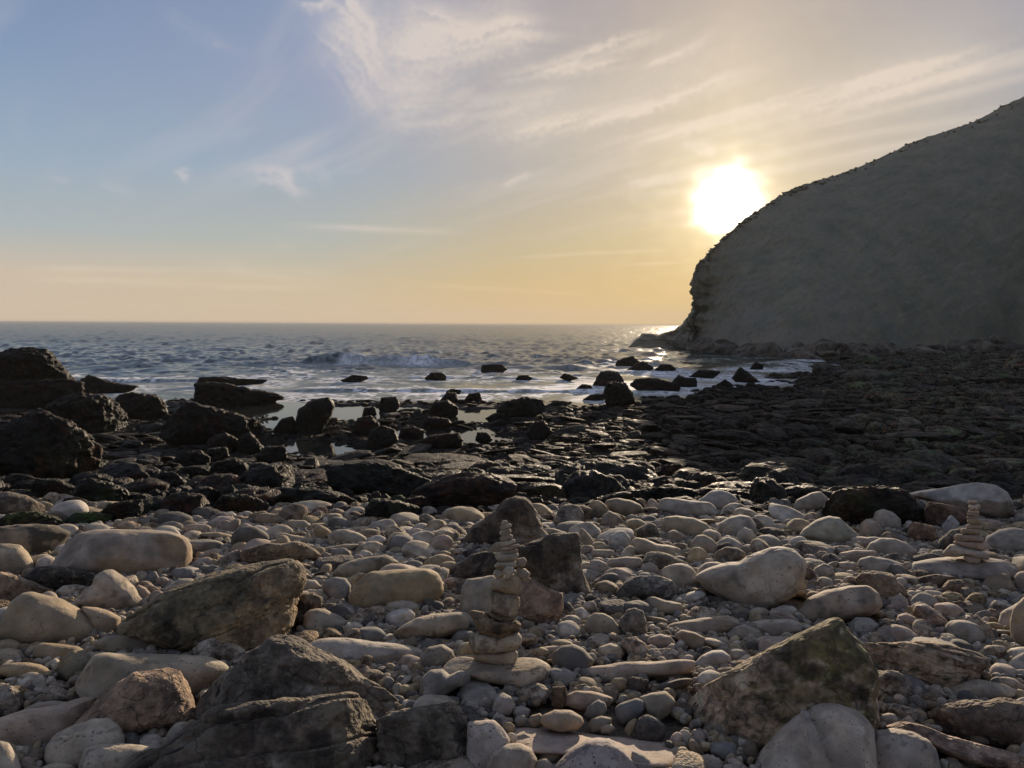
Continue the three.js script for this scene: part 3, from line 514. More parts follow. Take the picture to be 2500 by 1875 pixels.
rock('A', 'S', 'boulder', 'dented white boulder', 'with a hollow in its top, in front of the flat pink slab', [240, 1560, 250, 1480, 300, 1420, 400, 1370, 500, 1335, 580, 1332, 650, 1370, 680, 1430, 670, 1490, 600, 1560, 450, 1600, 280, 1610], { tone: PALE, cracks: [[0.10, 0.25, 0.1, 0.25]] });
rock('A', 'W', 'boulder', 'mottled white boulder', 'leaning on the end of the long dark layered boulder', [420, 1600, 450, 1500, 520, 1475, 650, 1470, 760, 1480, 840, 1495, 780, 1540, 700, 1610, 600, 1660, 460, 1660]);
rock('A', 'S', 'boulder', 'cream boulder', 'cut by the lower left corner of the picture', [-90, 1600, -50, 1480, 0, 1455, 50, 1470, 90, 1530, 115, 1604, 100, 1690, -40, 1720], { tone: PALE });
rock('A', 'S', 'stone', 'low rounded cream stone', 'cut by the bottom edge below the dented white boulder', [190, 1640, 240, 1590, 320, 1568, 400, 1580, 440, 1620, 400, 1680, 250, 1690]);
rock('A', 'L', 'boulder', 'huge olive brown layered boulder', 'sloping up to a blunt end', [640, 880, 660, 810, 780, 730, 900, 640, 1060, 580, 1260, 530, 1420, 490, 1530, 472, 1600, 480, 1650, 520, 1655, 570, 1620, 660, 1600, 740, 1570, 830, 1540, 900, 1480, 940, 1390, 960, 1200, 960, 1000, 940, 850, 900, 700, 890], { tone: [0.20, 0.17, 0.105], dip: -0.27, lean: 0.45, deep: 0.75, strata: 0.03, patches: [[[0.09, 0.08, 0.05], 2.2, 0.02, 0.25, 0.7], [[0.34, 0.24, 0.13], 1.2, 0.05, 0.35, 0.7, [0.5, -0.5]], [[0.2, 0.2, 0.15], 5, 0.15, 0.3, 0.6]] });
rock('A', 'T', 'boulder', 'smooth tan boulder with fine pits', 'left of the huge olive brown boulder', [-20, 880, 20, 780, 60, 700, 120, 660, 170, 652, 260, 672, 330, 690, 420, 740, 500, 785, 540, 830, 535, 880, 500, 920, 430, 945, 250, 945, 80, 940], { deep: 0.9, tone: [0.37, 0.295, 0.2] });
rock('A', 'S', 'boulder', 'long smooth grey tan boulder', 'flat topped, at the back of the cobbles on the left', [270, 520, 310, 450, 350, 390, 420, 335, 520, 318, 650, 312, 800, 318, 930, 330, 1000, 355, 1030, 400, 1035, 480, 1030, 515, 960, 530, 850, 545, 700, 570, 600, 560, 480, 550, 350, 550], { tone: [0.35, 0.295, 0.235], box: 3.2, deep: 1.1, patches: [[[0.3, 0.2, 0.1], 1.5, 0.1, 0.4, 0.7, [0.5, -0.4]]] });  // the brown patch paints shading into the lower right part
rock('A', 'K', 'rock', 'crumbling dark ledge', 'under the left end of the long grey tan boulder', [120, 580, 200, 520, 280, 510, 420, 535, 520, 560, 520, 640, 400, 660, 240, 640, 150, 620], { tone: [0.06, 0.055, 0.045] });
rock('A', 'S', 'boulder', 'brown boulder with dark lichen on its end', 'at the left edge', [-80, 400, -60, 310, 0, 300, 100, 290, 200, 285, 300, 292, 390, 330, 350, 380, 310, 430, 270, 470, 150, 470, 0, 460], { tone: [0.30, 0.235, 0.16], patches: [[[0.05, 0.045, 0.03], 2.2, -0.05, 0.15, 0.9, [0.35, 0.1]]] });
rock('A', 'S', 'boulder', 'rounded pale boulder', 'at the left edge in front of the lichened brown boulder', [-70, 520, -50, 420, 0, 392, 50, 390, 110, 400, 150, 440, 180, 490, 190, 530, 120, 560, 0, 570]);
rock('A', 'R', 'boulder', 'wedge shaped brown block', 'at the left edge below the rounded pale boulder', [-60, 640, -40, 560, 0, 545, 80, 560, 180, 600, 280, 640, 305, 668, 200, 700, 100, 720, 0, 730], { tone: [0.32, 0.25, 0.18], lean: 0.3 });
rock('A', 'T', 'boulder', 'saddle shaped tan boulder', 'between the long grey tan boulder and the huge olive one', [390, 720, 440, 660, 500, 610, 510, 570, 560, 535, 610, 530, 680, 580, 740, 640, 790, 700, 780, 735, 700, 760, 600, 760, 480, 750], { tone: [0.39, 0.32, 0.24], patches: [[[0.12, 0.11, 0.08], 3, 0.1, 0.3, 0.7, [0.35, 0]]] });
rock('A', 'N', 'stone', 'small pink rounded stone', 'tucked behind the saddle shaped boulder', [720, 650, 745, 612, 790, 630, 820, 670, 805, 715, 740, 710]);
rock('A', 'S', 'stone', 'white speckled stone', 'left of the saddle shaped boulder', [300, 650, 340, 618, 420, 612, 490, 628, 480, 660, 420, 690, 330, 680], { tone: PALE, patches: [[[0.08, 0.075, 0.06], 4, 0.1, 0.2, 0.8, [0.3, 0.2]]] });
rock('A', 'T', 'boulder', 'tan wedge', 'squeezed between the pitted tan boulder and the huge olive one', [430, 730, 520, 735, 600, 760, 655, 790, 640, 850, 600, 890, 530, 890, 480, 840], { tone: [0.37, 0.29, 0.2] });
rock('A', 'T', 'boulder', 'long low tan stone', 'in front of the huge olive brown boulder', [490, 930, 560, 895, 650, 882, 750, 885, 850, 900, 910, 930, 945, 970, 880, 995, 700, 995, 560, 985], { tone: [0.33, 0.27, 0.19] });
rock('A', 'T', 'stone', 'brown flat ended stone', 'below the pitted tan boulder', [180, 1000, 190, 940, 230, 925, 330, 935, 420, 945, 500, 985, 460, 1020, 340, 1030, 240, 1030]);
rock('A', 'T', 'stone', 'dark pitted round stone', 'beside the end of the long smooth tan slab', [310, 1090, 330, 1010, 400, 965, 480, 985, 500, 1020, 470, 1080, 420, 1120, 350, 1120], { tone: [0.22, 0.19, 0.13] });
rock('A', 'T', 'boulder', 'oval tan boulder', 'at the left edge above the flat pink slab', [-20, 1090, 0, 1050, 40, 1036, 130, 1032, 220, 1045, 290, 1080, 315, 1110, 270, 1135, 150, 1135, 50, 1125]);
rock('A', 'G', 'stone', 'dark grey angular stone', 'at the left edge over the flat pink slab', [-40, 1250, 0, 1190, 60, 1155, 110, 1195, 130, 1250, 90, 1300, 0, 1315], { facets: 6, mat: 'rough', soft: 2 });
rock('A', 'S', 'stone', 'smooth cream stone', 'at the left edge under the pitted tan boulder', [-30, 1010, -15, 965, 50, 955, 110, 965, 135, 1000, 110, 1030, 30, 1040]);
rock('A', 'S', 'stone', 'thin white flat stone', 'lying behind the flat pink slab', [120, 1285, 200, 1250, 300, 1240, 390, 1250, 310, 1290, 190, 1305], { tone: PALE });
rock('A', 'S', 'stone', 'small round cobble', 'touching the long smooth tan slab by the peaked boulder', [1010, 1150, 1030, 1120, 1080, 1110, 1130, 1125, 1135, 1160, 1090, 1190, 1035, 1190], { tone: GREY });
rock('K', 'K', 'boulder', 'mottled dark stone', 'against the blunt end of the huge olive boulder', [1150, 1150, 1190, 950, 1240, 880, 1400, 870, 1490, 930, 1500, 1000, 1440, 1050, 1330, 1080, 1250, 1190], { tone: [0.2, 0.165, 0.12] });
rock('K', 'S', 'boulder', 'grey tan humped stone', 'right of the blunt end of the huge olive boulder', [1275, 1250, 1290, 1110, 1340, 1060, 1430, 1040, 1530, 1050, 1660, 1110, 1780, 1190, 1740, 1240, 1500, 1290, 1330, 1300], { tone: [0.36, 0.31, 0.24] });
rock('K', 'T', 'boulder', 'slab with a shadowed overhanging front', 'behind the huge olive brown boulder', [600, 560, 610, 420, 700, 385, 900, 335, 1060, 340, 1200, 308, 1300, 340, 1440, 420, 1510, 480, 1400, 530, 1250, 570, 900, 600, 700, 590], { tone: [0.27, 0.22, 0.155], lean: -0.35, mat: 'rough', soft: 2 });
rock('K', 'S', 'stone', 'bluish grey rounded stone', 'left of the yellow tan boulder', [1480, 830, 1500, 760, 1620, 700, 1750, 710, 1800, 800, 1790, 920, 1720, 980, 1600, 960], { tone: [0.3, 0.285, 0.26] });
rock('K', 'W', 'stone', 'white stone with a flat lit top', 'behind the blunt end of the huge olive boulder', [1240, 850, 1280, 760, 1330, 728, 1420, 735, 1480, 800, 1440, 860, 1330, 880]);
rock('K', 'S', 'stone', 'pale grey flat stone', 'behind the huge olive boulder near its low end', [1740, 850, 1850, 770, 1960, 718, 2050, 715, 2090, 745, 2000, 800, 1880, 860].map((v, i) => (i % 2 ? v : v - 2000)), { tone: GREY });
rock('K', 'S', 'boulder', 'large grey stone with a rounded back', 'far behind the huge olive boulder', [1530, 330, 1560, 240, 1620, 195, 1750, 185, 1880, 220, 1960, 270, 1980, 310, 1900, 350, 1700, 370, 1580, 370], { tone: [0.33, 0.29, 0.23] });
rock('K', 'T', 'stone', 'ringed tan stone', 'leaning on the grey stone far behind the huge olive boulder', [1380, 190, 1410, 150, 1460, 135, 1540, 170, 1590, 210, 1550, 280, 1540, 330, 1450, 290]);
rock('K', 'S', 'stone', 'flat topped pale stone', 'behind the wedge of the yellow tan boulder', [1440, 400, 1600, 370, 1750, 345, 1890, 345, 1850, 390, 1750, 440, 1560, 450]);
rock('K', 'S', 'stone', 'long white stone', 'behind the flat topped pale stone', [1820, 430, 1880, 370, 1980, 320, 2080, 310, 2150, 350, 2185, 400, 2140, 450, 1980, 460]);
rock('K', 'T', 'boulder', 'dark topped brown stone', 'at the back of the cobbles behind the olive boulder', [755, 90, 800, 25, 880, 8, 980, 20, 1080, 70, 1110, 100, 1060, 140, 900, 160, 800, 140], { tone: [0.27, 0.21, 0.14] });
rock('K', 'S', 'stone', 'squarish tan stone', 'right of the dark topped brown stone', [1095, 130, 1120, 95, 1210, 85, 1310, 90, 1370, 150, 1370, 200, 1250, 210, 1130, 190], { tone: [0.32, 0.27, 0.2] });
rock('K', 'S', 'stone', 'bone shaped pale stone', 'in front of the squarish tan stone', [960, 280, 980, 235, 1060, 220, 1160, 245, 1300, 270, 1440, 265, 1510, 310, 1490, 350, 1300, 350, 1100, 330, 1000, 320]);
rock('K', 'N', 'stone', 'heart shaped brown stone', 'at the back left of the cobbles', [375, 180, 385, 110, 430, 85, 500, 100, 560, 65, 610, 80, 605, 140, 570, 210, 450, 230], { tone: [0.3, 0.24, 0.18] });
rock('K', 'S', 'stone', 'pink grey brick shaped stone', 'beyond the long grey tan boulder', [-20, 190, 20, 145, 120, 125, 240, 135, 292, 160, 290, 210, 240, 245, 60, 240], { tone: PINK, box: 3.2 });
rock('K', 'S', 'stone', 'flat pale tablet stone', 'right of the blunt end of the long grey tan boulder', [170, 450, 190, 425, 280, 415, 400, 420, 430, 440, 400, 470, 280, 480, 200, 475]);
rock('K', 'R', 'stone', 'pale jagged stone', 'standing right of the flat tablet stone', [340, 540, 400, 490, 500, 430, 580, 405, 625, 430, 610, 520, 540, 570, 400, 590], { tone: [0.36, 0.32, 0.26] });
rock('A', 'B', 'stone', 'blue grey cobble', 'below the blunt end of the long grey tan boulder', [918, 560, 935, 530, 1000, 517, 1045, 530, 1065, 565, 1030, 590, 950, 590], { tone: [0.22, 0.215, 0.21] });
rock('A', 'S', 'stone', 'smooth white stone', 'at the low end of the huge olive boulder', [870, 650, 920, 610, 980, 580, 1040, 580, 1060, 600, 990, 640, 900, 670], { tone: PALE });

// centre
rock('B', 'T', 'boulder', 'yellow tan pillow boulder', 'left of the main stone stack', [115, 700, 150, 640, 200, 590, 240, 560, 350, 552, 480, 545, 570, 543, 620, 570, 640, 610, 648, 670, 620, 710, 500, 740, 400, 745, 280, 755, 200, 770, 140, 750], { tone: [0.36, 0.285, 0.17], box: 2.9 });
rock('B', 'S', 'boulder', 'grey tan boulder split by a seam', 'behind the yellow tan pillow boulder', [0, 590, 60, 530, 130, 500, 210, 480, 330, 465, 390, 500, 418, 548, 300, 565, 200, 590, 100, 610], { tone: [0.31, 0.26, 0.18], patches: [[[0.12, 0.1, 0.07], 3, 0.02, 0.2, 0.8, [0.4, 0]]] });
rock('B', 'K', 'boulder', 'dark brown peak', 'standing behind the top of the main stone stack', [745, 400, 800, 320, 870, 270, 940, 220, 990, 160, 1050, 138, 1100, 140, 1135, 180, 1170, 250, 1200, 320, 1230, 350, 1280, 390, 1200, 430, 1000, 430, 800, 420], { deep: 0.6, tone: [0.13, 0.105, 0.075], patches: [[[0.3, 0.27, 0.22], 2, 0.05, 0.3, 0.7, [0.3, -0.6]]] });
rock('B', 'K', 'boulder', 'dark upright wedge', 'with a pale splintered foot, right of the main stone stack', [1050, 420, 1150, 390, 1250, 355, 1400, 345, 1412, 420, 1415, 550, 1440, 600, 1490, 690, 1400, 700, 1300, 680, 1150, 600, 1060, 520], { deep: 0.5, facets: 2, tone: [0.105, 0.088, 0.065], patches: [[[0.32, 0.28, 0.22], 2, 0.0, 0.3, 0.85, [0.45, -0.9]]] });
rock('B', 'K', 'boulder', 'low dark wedge', 'left of the upper stones of the main stack', [680, 600, 720, 530, 800, 470, 880, 450, 960, 460, 1010, 520, 960, 600, 850, 620, 750, 620], { deep: 0.6, facets: 3, tone: [0.11, 0.093, 0.07] });
rock('B', 'S', 'boulder', 'squarish pale boulder', 'close behind the middle of the main stone stack', [735, 770, 750, 640, 780, 600, 850, 595, 930, 580, 970, 640, 960, 780, 900, 830, 800, 830], { tone: [0.36, 0.31, 0.235], box: 3 });
rock('B', 'R', 'boulder', 'rough pinkish boulder with a smooth lit top', 'behind the main stack on its right', [1050, 820, 1060, 640, 1120, 590, 1180, 620, 1240, 660, 1312, 682, 1310, 780, 1290, 840, 1200, 870, 1100, 860], { tone: [0.32, 0.24, 0.185] });
rock('B', 'S', 'boulder', 'cracked tan slab', 'carrying the main stone stack', [628, 1115, 680, 1050, 760, 1030, 850, 1055, 1000, 1055, 1080, 1040, 1180, 1045, 1240, 1080, 1252, 1130, 1200, 1160, 1100, 1205, 1000, 1185, 850, 1165, 720, 1135], { tone: [0.38, 0.31, 0.23], deep: 1.5, box: 3.2, lean: 0.5, cracks: [[0.10, 0.35, 1.5, 0.06]], patches: [[[0.13, 0.11, 0.08], 5, 0.16, 0.26, 0.8, [0.3, 0.2]]] });
rock('B', 'B', 'boulder', 'round dark grey boulder', 'just right of the slab of the main stone stack', [1250, 1070, 1260, 1010, 1310, 975, 1370, 968, 1430, 990, 1490, 1060, 1460, 1115, 1380, 1130, 1290, 1115], { tone: [0.15, 0.14, 0.125] });
rock('B', 'N', 'boulder', 'long log shaped pale slab', 'right of the round dark grey boulder', [1395, 1130, 1440, 1095, 1550, 1085, 1650, 1065, 1800, 1065, 2000, 1050, 2070, 1060, 2060, 1110, 1950, 1145, 1800, 1150, 1650, 1180, 1480, 1175], { tone: [0.43, 0.34, 0.265] });
rock('B', 'S', 'boulder', 'tan log shaped stone split by a crack', 'left of the main stone stack', [370, 960, 370, 900, 420, 860, 500, 820, 600, 795, 760, 785, 805, 830, 780, 885, 650, 920, 500, 930, 440, 960], { tone: [0.36, 0.3, 0.22], cracks: [[0.09, 0.05, 1.5, 0.1]] });
rock('B', 'S', 'stone', 'bright white stone', 'behind the tan log shaped stone', [318, 860, 330, 800, 390, 770, 460, 765, 490, 800, 480, 845, 420, 875], { tone: [0.56, 0.52, 0.47] });
rock('B', 'S', 'stone', 'oblong pale stone', 'in front of the yellow tan pillow boulder', [310, 770, 330, 735, 400, 715, 480, 725, 525, 755, 500, 790, 400, 785], { tone: PALE });
rock('B', 'W', 'boulder', 'long pale slab with a dark torn upper edge', 'behind the dark peaked boulder', [-130, 970, -60, 940, 0, 930, 120, 930, 250, 950, 400, 965, 500, 985, 535, 1010, 500, 1055, 350, 1080, 200, 1075, 50, 1065, -80, 1020], { tone: [0.43, 0.38, 0.32], deep: 1.2, lean: 0.5 });
rock('B', 'G', 'boulder', 'grey brown knobbly stone', 'left of the slab of the main stone stack', [500, 1100, 510, 1040, 560, 985, 640, 965, 700, 1000, 715, 1055, 660, 1095, 560, 1120], { tone: [0.22, 0.19, 0.15] });
rock('B', 'S', 'boulder', 'grey double humped boulder', 'in front of the slab of the main stone stack', [505, 1250, 520, 1160, 570, 1110, 640, 1105, 680, 1140, 740, 1110, 800, 1130, 805, 1190, 720, 1215, 620, 1260, 550, 1285], { tone: [0.3, 0.275, 0.235] });
rock('B', 'S', 'stone', 'egg shaped white stone', 'standing below the slab of the main stone stack', [915, 1340, 930, 1270, 980, 1236, 1030, 1260, 1050, 1310, 1020, 1355, 950, 1370], { tone: [0.47, 0.41, 0.36] });
rock('B', 'W', 'stone', 'whitish jagged stone', 'in front of the right half of the slab under the main stack', [1048, 1240, 1060, 1210, 1120, 1195, 1180, 1178, 1240, 1220, 1240, 1265, 1180, 1290, 1080, 1280], { mat: 'rough', tone: [0.4, 0.36, 0.3] });
rock('B', 'N', 'boulder', 'long flat pink slab', 'with a sunlit top, lowest in the middle of the beach', [955, 1430, 1020, 1412, 1100, 1415, 1180, 1420, 1400, 1450, 1600, 1480, 1800, 1500, 1960, 1520, 2005, 1545, 1980, 1600, 1880, 1640, 1700, 1620, 1400, 1580, 1100, 1560, 1000, 1510], { deep: 1.7, box: 3.6, lean: 0.9, base: 1540, tone: [0.45, 0.355, 0.29] });
rock('B', 'T', 'stone', 'large smooth oval tan stone', 'resting on the long flat pink slab', [1185, 1402, 1200, 1362, 1270, 1332, 1360, 1335, 1420, 1372, 1434, 1408, 1392, 1450, 1300, 1462, 1220, 1440], { tone: [0.36, 0.285, 0.21], pit: 0, on: 'long flat pink slab' });
rock('B', 'N', 'boulder', 'pale lilac block', 'right of the dark square block', [770, 1640, 780, 1400, 880, 1390, 930, 1392, 980, 1440, 1020, 1500, 1000, 1580, 900, 1680, 800, 1690], { tone: [0.40, 0.34, 0.295], facets: 3 });
rock('B', 'S', 'boulder', 'oval cream boulder', 'at the bottom in front of the pale lilac block', [875, 1650, 900, 1570, 980, 1525, 1070, 1518, 1140, 1550, 1172, 1615, 1140, 1700, 980, 1740, 890, 1720], { tone: [0.40, 0.33, 0.255] });
rock('B', 'L', 'boulder', 'dark square block with a pale edge', 'right of the long dark layered boulder', [270, 1400, 350, 1350, 550, 1310, 680, 1290, 740, 1305, 770, 1350, 785, 1450, 797, 1590, 700, 1640, 500, 1650, 330, 1660, 285, 1560, 275, 1460], { tone: [0.165, 0.15, 0.125], box: 4.5, dip: 0.15 });
rock('B', 'R', 'rock', 'flat pale crusted rock', 'on the bottom edge under the dark square block', [420, 1660, 560, 1612, 780, 1590, 830, 1620, 860, 1690, 700, 1740, 450, 1740], { tone: [0.27, 0.23, 0.18], lean: 0.4 });
rock('B', 'W', 'boulder', 'purple grey peaked boulder', 'on the bottom edge in front of the long flat pink slab', [1250, 1660, 1350, 1560, 1450, 1500, 1510, 1490, 1570, 1495, 1640, 1540, 1700, 1600, 1760, 1690, 1700, 1760, 1300, 1760], { tone: [0.34, 0.29, 0.27], facets: 5 });
rock('B', 'T', 'stone', 'brown tilted stone', 'between the oval cream boulder and the purple grey peak', [1175, 1600, 1205, 1555, 1280, 1548, 1330, 1580, 1270, 1630, 1190, 1640], { tone: [0.28, 0.22, 0.15] });
rock('B', 'G', 'stone', 'small grey stone', 'lying against the pale lilac block on the pink slab', [1030, 1510, 1050, 1475, 1100, 1460, 1145, 1485, 1140, 1520, 1080, 1530], { tone: [0.3, 0.26, 0.22] });
rock('B', 'W', 'stone', 'grey speckled rock', 'cut by the bottom edge right of the purple grey peak', [1690, 1650, 1700, 1560, 1760, 1580, 1830, 1640, 1850, 1700, 1760, 1730], { tone: [0.3, 0.27, 0.24] });
rock('B', 'G', 'stone', 'little pointed grey stone', 'cut by the bottom edge left of the purple grey peak', [1130, 1660, 1180, 1610, 1220, 1600, 1260, 1640, 1280, 1700, 1180, 1720], { tone: [0.33, 0.28, 0.23] });
// stones between the main stack and the mossy boulder
rock('I', 'S', 'stone', 'round cream stone', 'right of the round dark grey boulder', [1125, 310, 1150, 250, 1230, 220, 1310, 245, 1336, 310, 1300, 350, 1180, 350]);
rock('I', 'R', 'stone', 'striped pinkish stone', 'right of the round cream stone', [1310, 230, 1340, 180, 1430, 170, 1500, 220, 1535, 290, 1490, 340, 1400, 330], { tone: [0.4, 0.33, 0.27], strata: 0.03 });
rock('I', 'N', 'stone', 'domed pink stone', 'right of the striped pinkish stone', [1498, 220, 1540, 170, 1620, 150, 1700, 170, 1740, 230, 1680, 262, 1560, 262]);
rock('I', 'T', 'stone', 'brown square shouldered stone', 'right of the domed pink stone', [1735, 150, 1780, 115, 1880, 135, 1970, 180, 1972, 240, 1900, 275, 1840, 260, 1770, 210], { tone: [0.3, 0.235, 0.165], box: 3 });
rock('I', 'S', 'stone', 'tilted white egg stone', 'on the far end of the long log shaped slab', [1855, 390, 1930, 320, 2020, 275, 2100, 275, 2160, 320, 2166, 370, 2080, 420, 1950, 425], { tone: [0.46, 0.41, 0.36] });
rock('I', 'N', 'stone', 'broken pink slab stone', 'in front of the long log shaped slab', [875, 690, 890, 620, 960, 588, 1080, 590, 1160, 610, 1252, 640, 1250, 695, 1180, 725, 1000, 730], { facets: 4 });
rock('I', 'B', 'stone', 'tilted grey stone', 'behind the smooth oval stone of the pink slab', [1028, 770, 1060, 700, 1140, 655, 1190, 680, 1212, 740, 1180, 785, 1080, 800], { tone: [0.24, 0.23, 0.21] });
rock('I', 'B', 'stone', 'slate grey slanting stone', 'left of the tan triangular stone by the mossy boulder', [1268, 720, 1300, 690, 1440, 640, 1490, 670, 1492, 740, 1430, 805, 1330, 835, 1280, 795], { tone: [0.2, 0.195, 0.185] });
rock('I', 'S', 'stone', 'tan triangular stone', 'leaning on the low end of the mossy boulder', [1450, 640, 1530, 610, 1660, 588, 1720, 640, 1745, 680, 1680, 765, 1600, 805, 1500, 745], { facets: 3 });
rock('I', 'B', 'boulder', 'dark grey rounded stone', 'above the sunlit far end of the pink slab', [1415, 880, 1450, 800, 1510, 770, 1600, 800, 1662, 860, 1650, 935, 1560, 970, 1440, 950], { tone: [0.15, 0.145, 0.135], mat: 'rough' });
rock('I', 'T', 'stone', 'grey brown oval stone', 'right of the smooth oval stone of the pink slab', [1058, 850, 1090, 800, 1160, 780, 1242, 800, 1242, 850, 1160, 900, 1080, 900], { tone: [0.28, 0.24, 0.19] });
rock('I', 'T', 'stone', 'brown stone', 'hidden half behind the smooth oval stone of the pink slab', [590, 825, 620, 780, 690, 760, 730, 800, 710, 850, 640, 865], { tone: [0.32, 0.25, 0.18] });
rock('I', 'S', 'stone', 'little grey disc', 'in front of the dark grey rounded stone', [1140, 870, 1170, 840, 1240, 845, 1272, 880, 1220, 915, 1160, 912]);
rock('I', 'T', 'stone', 'upright flat finger stone', 'left of the dark grey rounded stone', [1338, 890, 1370, 830, 1420, 798, 1446, 820, 1420, 885, 1380, 935]);
rock('I', 'S', 'stone', 'round whitish stone', 'below the egg shaped white stone, on its right', [475, 760, 490, 715, 550, 700, 617, 735, 600, 785, 520, 798], { tone: [0.36, 0.33, 0.3] });
rock('I', 'S', 'stone', 'round little grey stone', 'above the sunlit near end of the pink slab', [488, 820, 510, 780, 570, 775, 602, 810, 570, 855, 510, 858], { tone: [0.32, 0.28, 0.24] });
rock('I', 'S', 'stone', 'flat little oval stone', 'left of the round little grey stone by the pink slab', [378, 825, 420, 790, 480, 800, 487, 835, 420, 855]);
rock('I', 'S', 'stone', 'round pale stone', 'left of the egg shaped white stone', [103, 710, 130, 670, 200, 670, 227, 720, 190, 780, 120, 770], { tone: [0.38, 0.34, 0.3] });
rock('I', 'S', 'boulder', 'lilac grey block', 'between the main slab and the long log shaped slab', [748, 430, 800, 410, 900, 420, 975, 460, 962, 530, 880, 565, 790, 540], { tone: [0.3, 0.28, 0.26], facets: 4 });
rock('I', 'B', 'stone', 'dark oval stone', 'at the right corner of the main stack slab', [598, 510, 650, 470, 740, 462, 792, 500, 785, 550, 700, 560], { tone: [0.22, 0.2, 0.17] });
rock('I', 'R', 'stone', 'rusty brown cube stone', 'left of the broken pink slab stone', [775, 610, 785, 560, 890, 552, 900, 660, 850, 725, 780, 690], { tone: [0.2, 0.14, 0.085], deep: 1 });
rock('I', 'B', 'stone', 'smooth blue grey stone', 'below the low end of the mossy boulder', [1998, 1060, 2020, 990, 2110, 975, 2205, 1000, 2212, 1080, 2120, 1125], { tone: [0.27, 0.26, 0.25] });
rock('I', 'W', 'stone', 'brown speckled oval stone', 'on the bottom edge left of the pale finned boulder', [1883, 1160, 1900, 1100, 1980, 1078, 2080, 1110, 2112, 1170, 2050, 1240, 1920, 1240], { tone: [0.32, 0.27, 0.22] });
rock('I', 'G', 'stone', 'round mauve stone', 'at the foot of the mossy boulder', [1838, 960, 1870, 890, 1930, 875, 1977, 930, 1950, 1005, 1880, 1020], { tone: [0.29, 0.25, 0.23] });
rock('I', 'S', 'stone', 'speckled cream stone', 'lying on the far tip of the flat pink slab', [1678, 1060, 1730, 1020, 1810, 1020, 1852, 1070, 1780, 1115, 1700, 1105]);
rock('I', 'T', 'stone', 'rounded tan stone', 'behind the dark rough cobble by the log shaped slab', [1220, 540, 1260, 490, 1330, 480, 1378, 515, 1370, 570, 1300, 600, 1240, 585]);
rock('I', 'K', 'stone', 'dark rough cobble', 'in front of the long log shaped slab', [1340, 590, 1360, 510, 1400, 480, 1480, 490, 1535, 510, 1520, 570, 1450, 630, 1370, 630], { tone: [0.12, 0.1, 0.08] });
rock('I', 'N', 'stone', 'half buried pink slab', 'behind the round dark grey boulder', [520, 300, 600, 270, 800, 240, 900, 238, 880, 290, 700, 320, 560, 320]);
rock('I', 'T', 'stone', 'smooth round stone', 'sitting on the half buried pink slab', [628, 310, 640, 270, 700, 252, 760, 270, 775, 305, 730, 340, 660, 340]);

// right
rock('C', 'M', 'boulder', 'mossy triangular boulder', 'with a sharp crest, largest stone on the right', [90, 1430, 98, 1330, 140, 1290, 250, 1230, 400, 1140, 560, 1050, 700, 970, 850, 890, 960, 835, 1000, 822, 1040, 840, 1070, 900, 1120, 960, 1190, 1060, 1230, 1140, 1235, 1220, 1210, 1290, 1240, 1400, 1220, 1470, 1000, 1540, 700, 1530, 400, 1490, 180, 1470], { deep: 0.5 });
rock('C', 'S', 'boulder', 'pale finned boulder', 'with a ridge down its face, in front of the mossy boulder', [500, 1720, 560, 1600, 640, 1500, 720, 1410, 820, 1340, 920, 1305, 1020, 1300, 1120, 1330, 1190, 1390, 1225, 1450, 1235, 1560, 1245, 1700, 1200, 1800, 560, 1800], { tone: [0.44, 0.375, 0.31], cracks: [[0.05, 0.12, 1.1, 0.1], [-0.05, -0.1, 1.25, 0.15]], base: 1760 });
rock('C', 'W', 'boulder', 'pale rounded boulder with dark flecks', 'right of the pale finned boulder', [1190, 1660, 1195, 1520, 1230, 1450, 1330, 1435, 1430, 1455, 1530, 1500, 1570, 1560, 1595, 1660, 1560, 1760, 1250, 1770], { tone: [0.40, 0.345, 0.29], base: 1750 });
rock('C', 'R', 'boulder', 'dark craggy boulder', 'at the lower right edge', [1440, 1400, 1520, 1350, 1650, 1290, 1740, 1280, 1850, 1290, 1920, 1265, 2059, 1290, 2140, 1330, 2140, 1540, 1950, 1520, 1800, 1500, 1600, 1450], { tone: [0.20, 0.16, 0.13], crag: 0.1 });
rock('C', 'R', 'rock', 'pink root shaped slab', 'running below the dark craggy boulder', [1270, 1430, 1380, 1395, 1500, 1420, 1640, 1480, 1800, 1520, 1950, 1560, 2059, 1590, 2140, 1650, 2100, 1690, 1950, 1660, 1750, 1620, 1550, 1540, 1400, 1480], { tone: [0.36, 0.275, 0.225] });
rock('C', 'S', 'stone', 'small round pink stone', 'on the bottom edge in the pink root shaped slab', [1700, 1590, 1730, 1545, 1780, 1535, 1830, 1570, 1840, 1640, 1770, 1660, 1710, 1640], { tone: PINK });
rock('C', 'G', 'stone', 'grey egg stone', 'cut by the right edge beside the dark craggy boulder', [1995, 1440, 2010, 1400, 2059, 1392, 2110, 1410, 2120, 1490, 2059, 1530, 2010, 1500], { tone: [0.33, 0.29, 0.27] });
rock('C', 'L', 'boulder', 'long tan boulder with dark layers', 'right of the mossy boulder', [1130, 1020, 1140, 965, 1250, 955, 1400, 948, 1550, 955, 1680, 985, 1780, 1010, 1850, 1050, 1880, 1090, 1810, 1130, 1790, 1180, 1680, 1205, 1550, 1200, 1450, 1170, 1320, 1150, 1200, 1130], { tone: [0.38, 0.30, 0.22], strata: 0.05, layers: 14, dip: 0.1, patches: [[[0.1, 0.085, 0.06], 3.5, 0.1, 0.22, 0.85]], deep: 0.9 });
rock('C', 'N', 'boulder', 'pink dome', 'on the long tan boulder with dark layers', [1213, 950, 1225, 900, 1270, 865, 1340, 855, 1410, 875, 1470, 920, 1470, 965, 1350, 975], { tone: [0.37, 0.29, 0.235] });
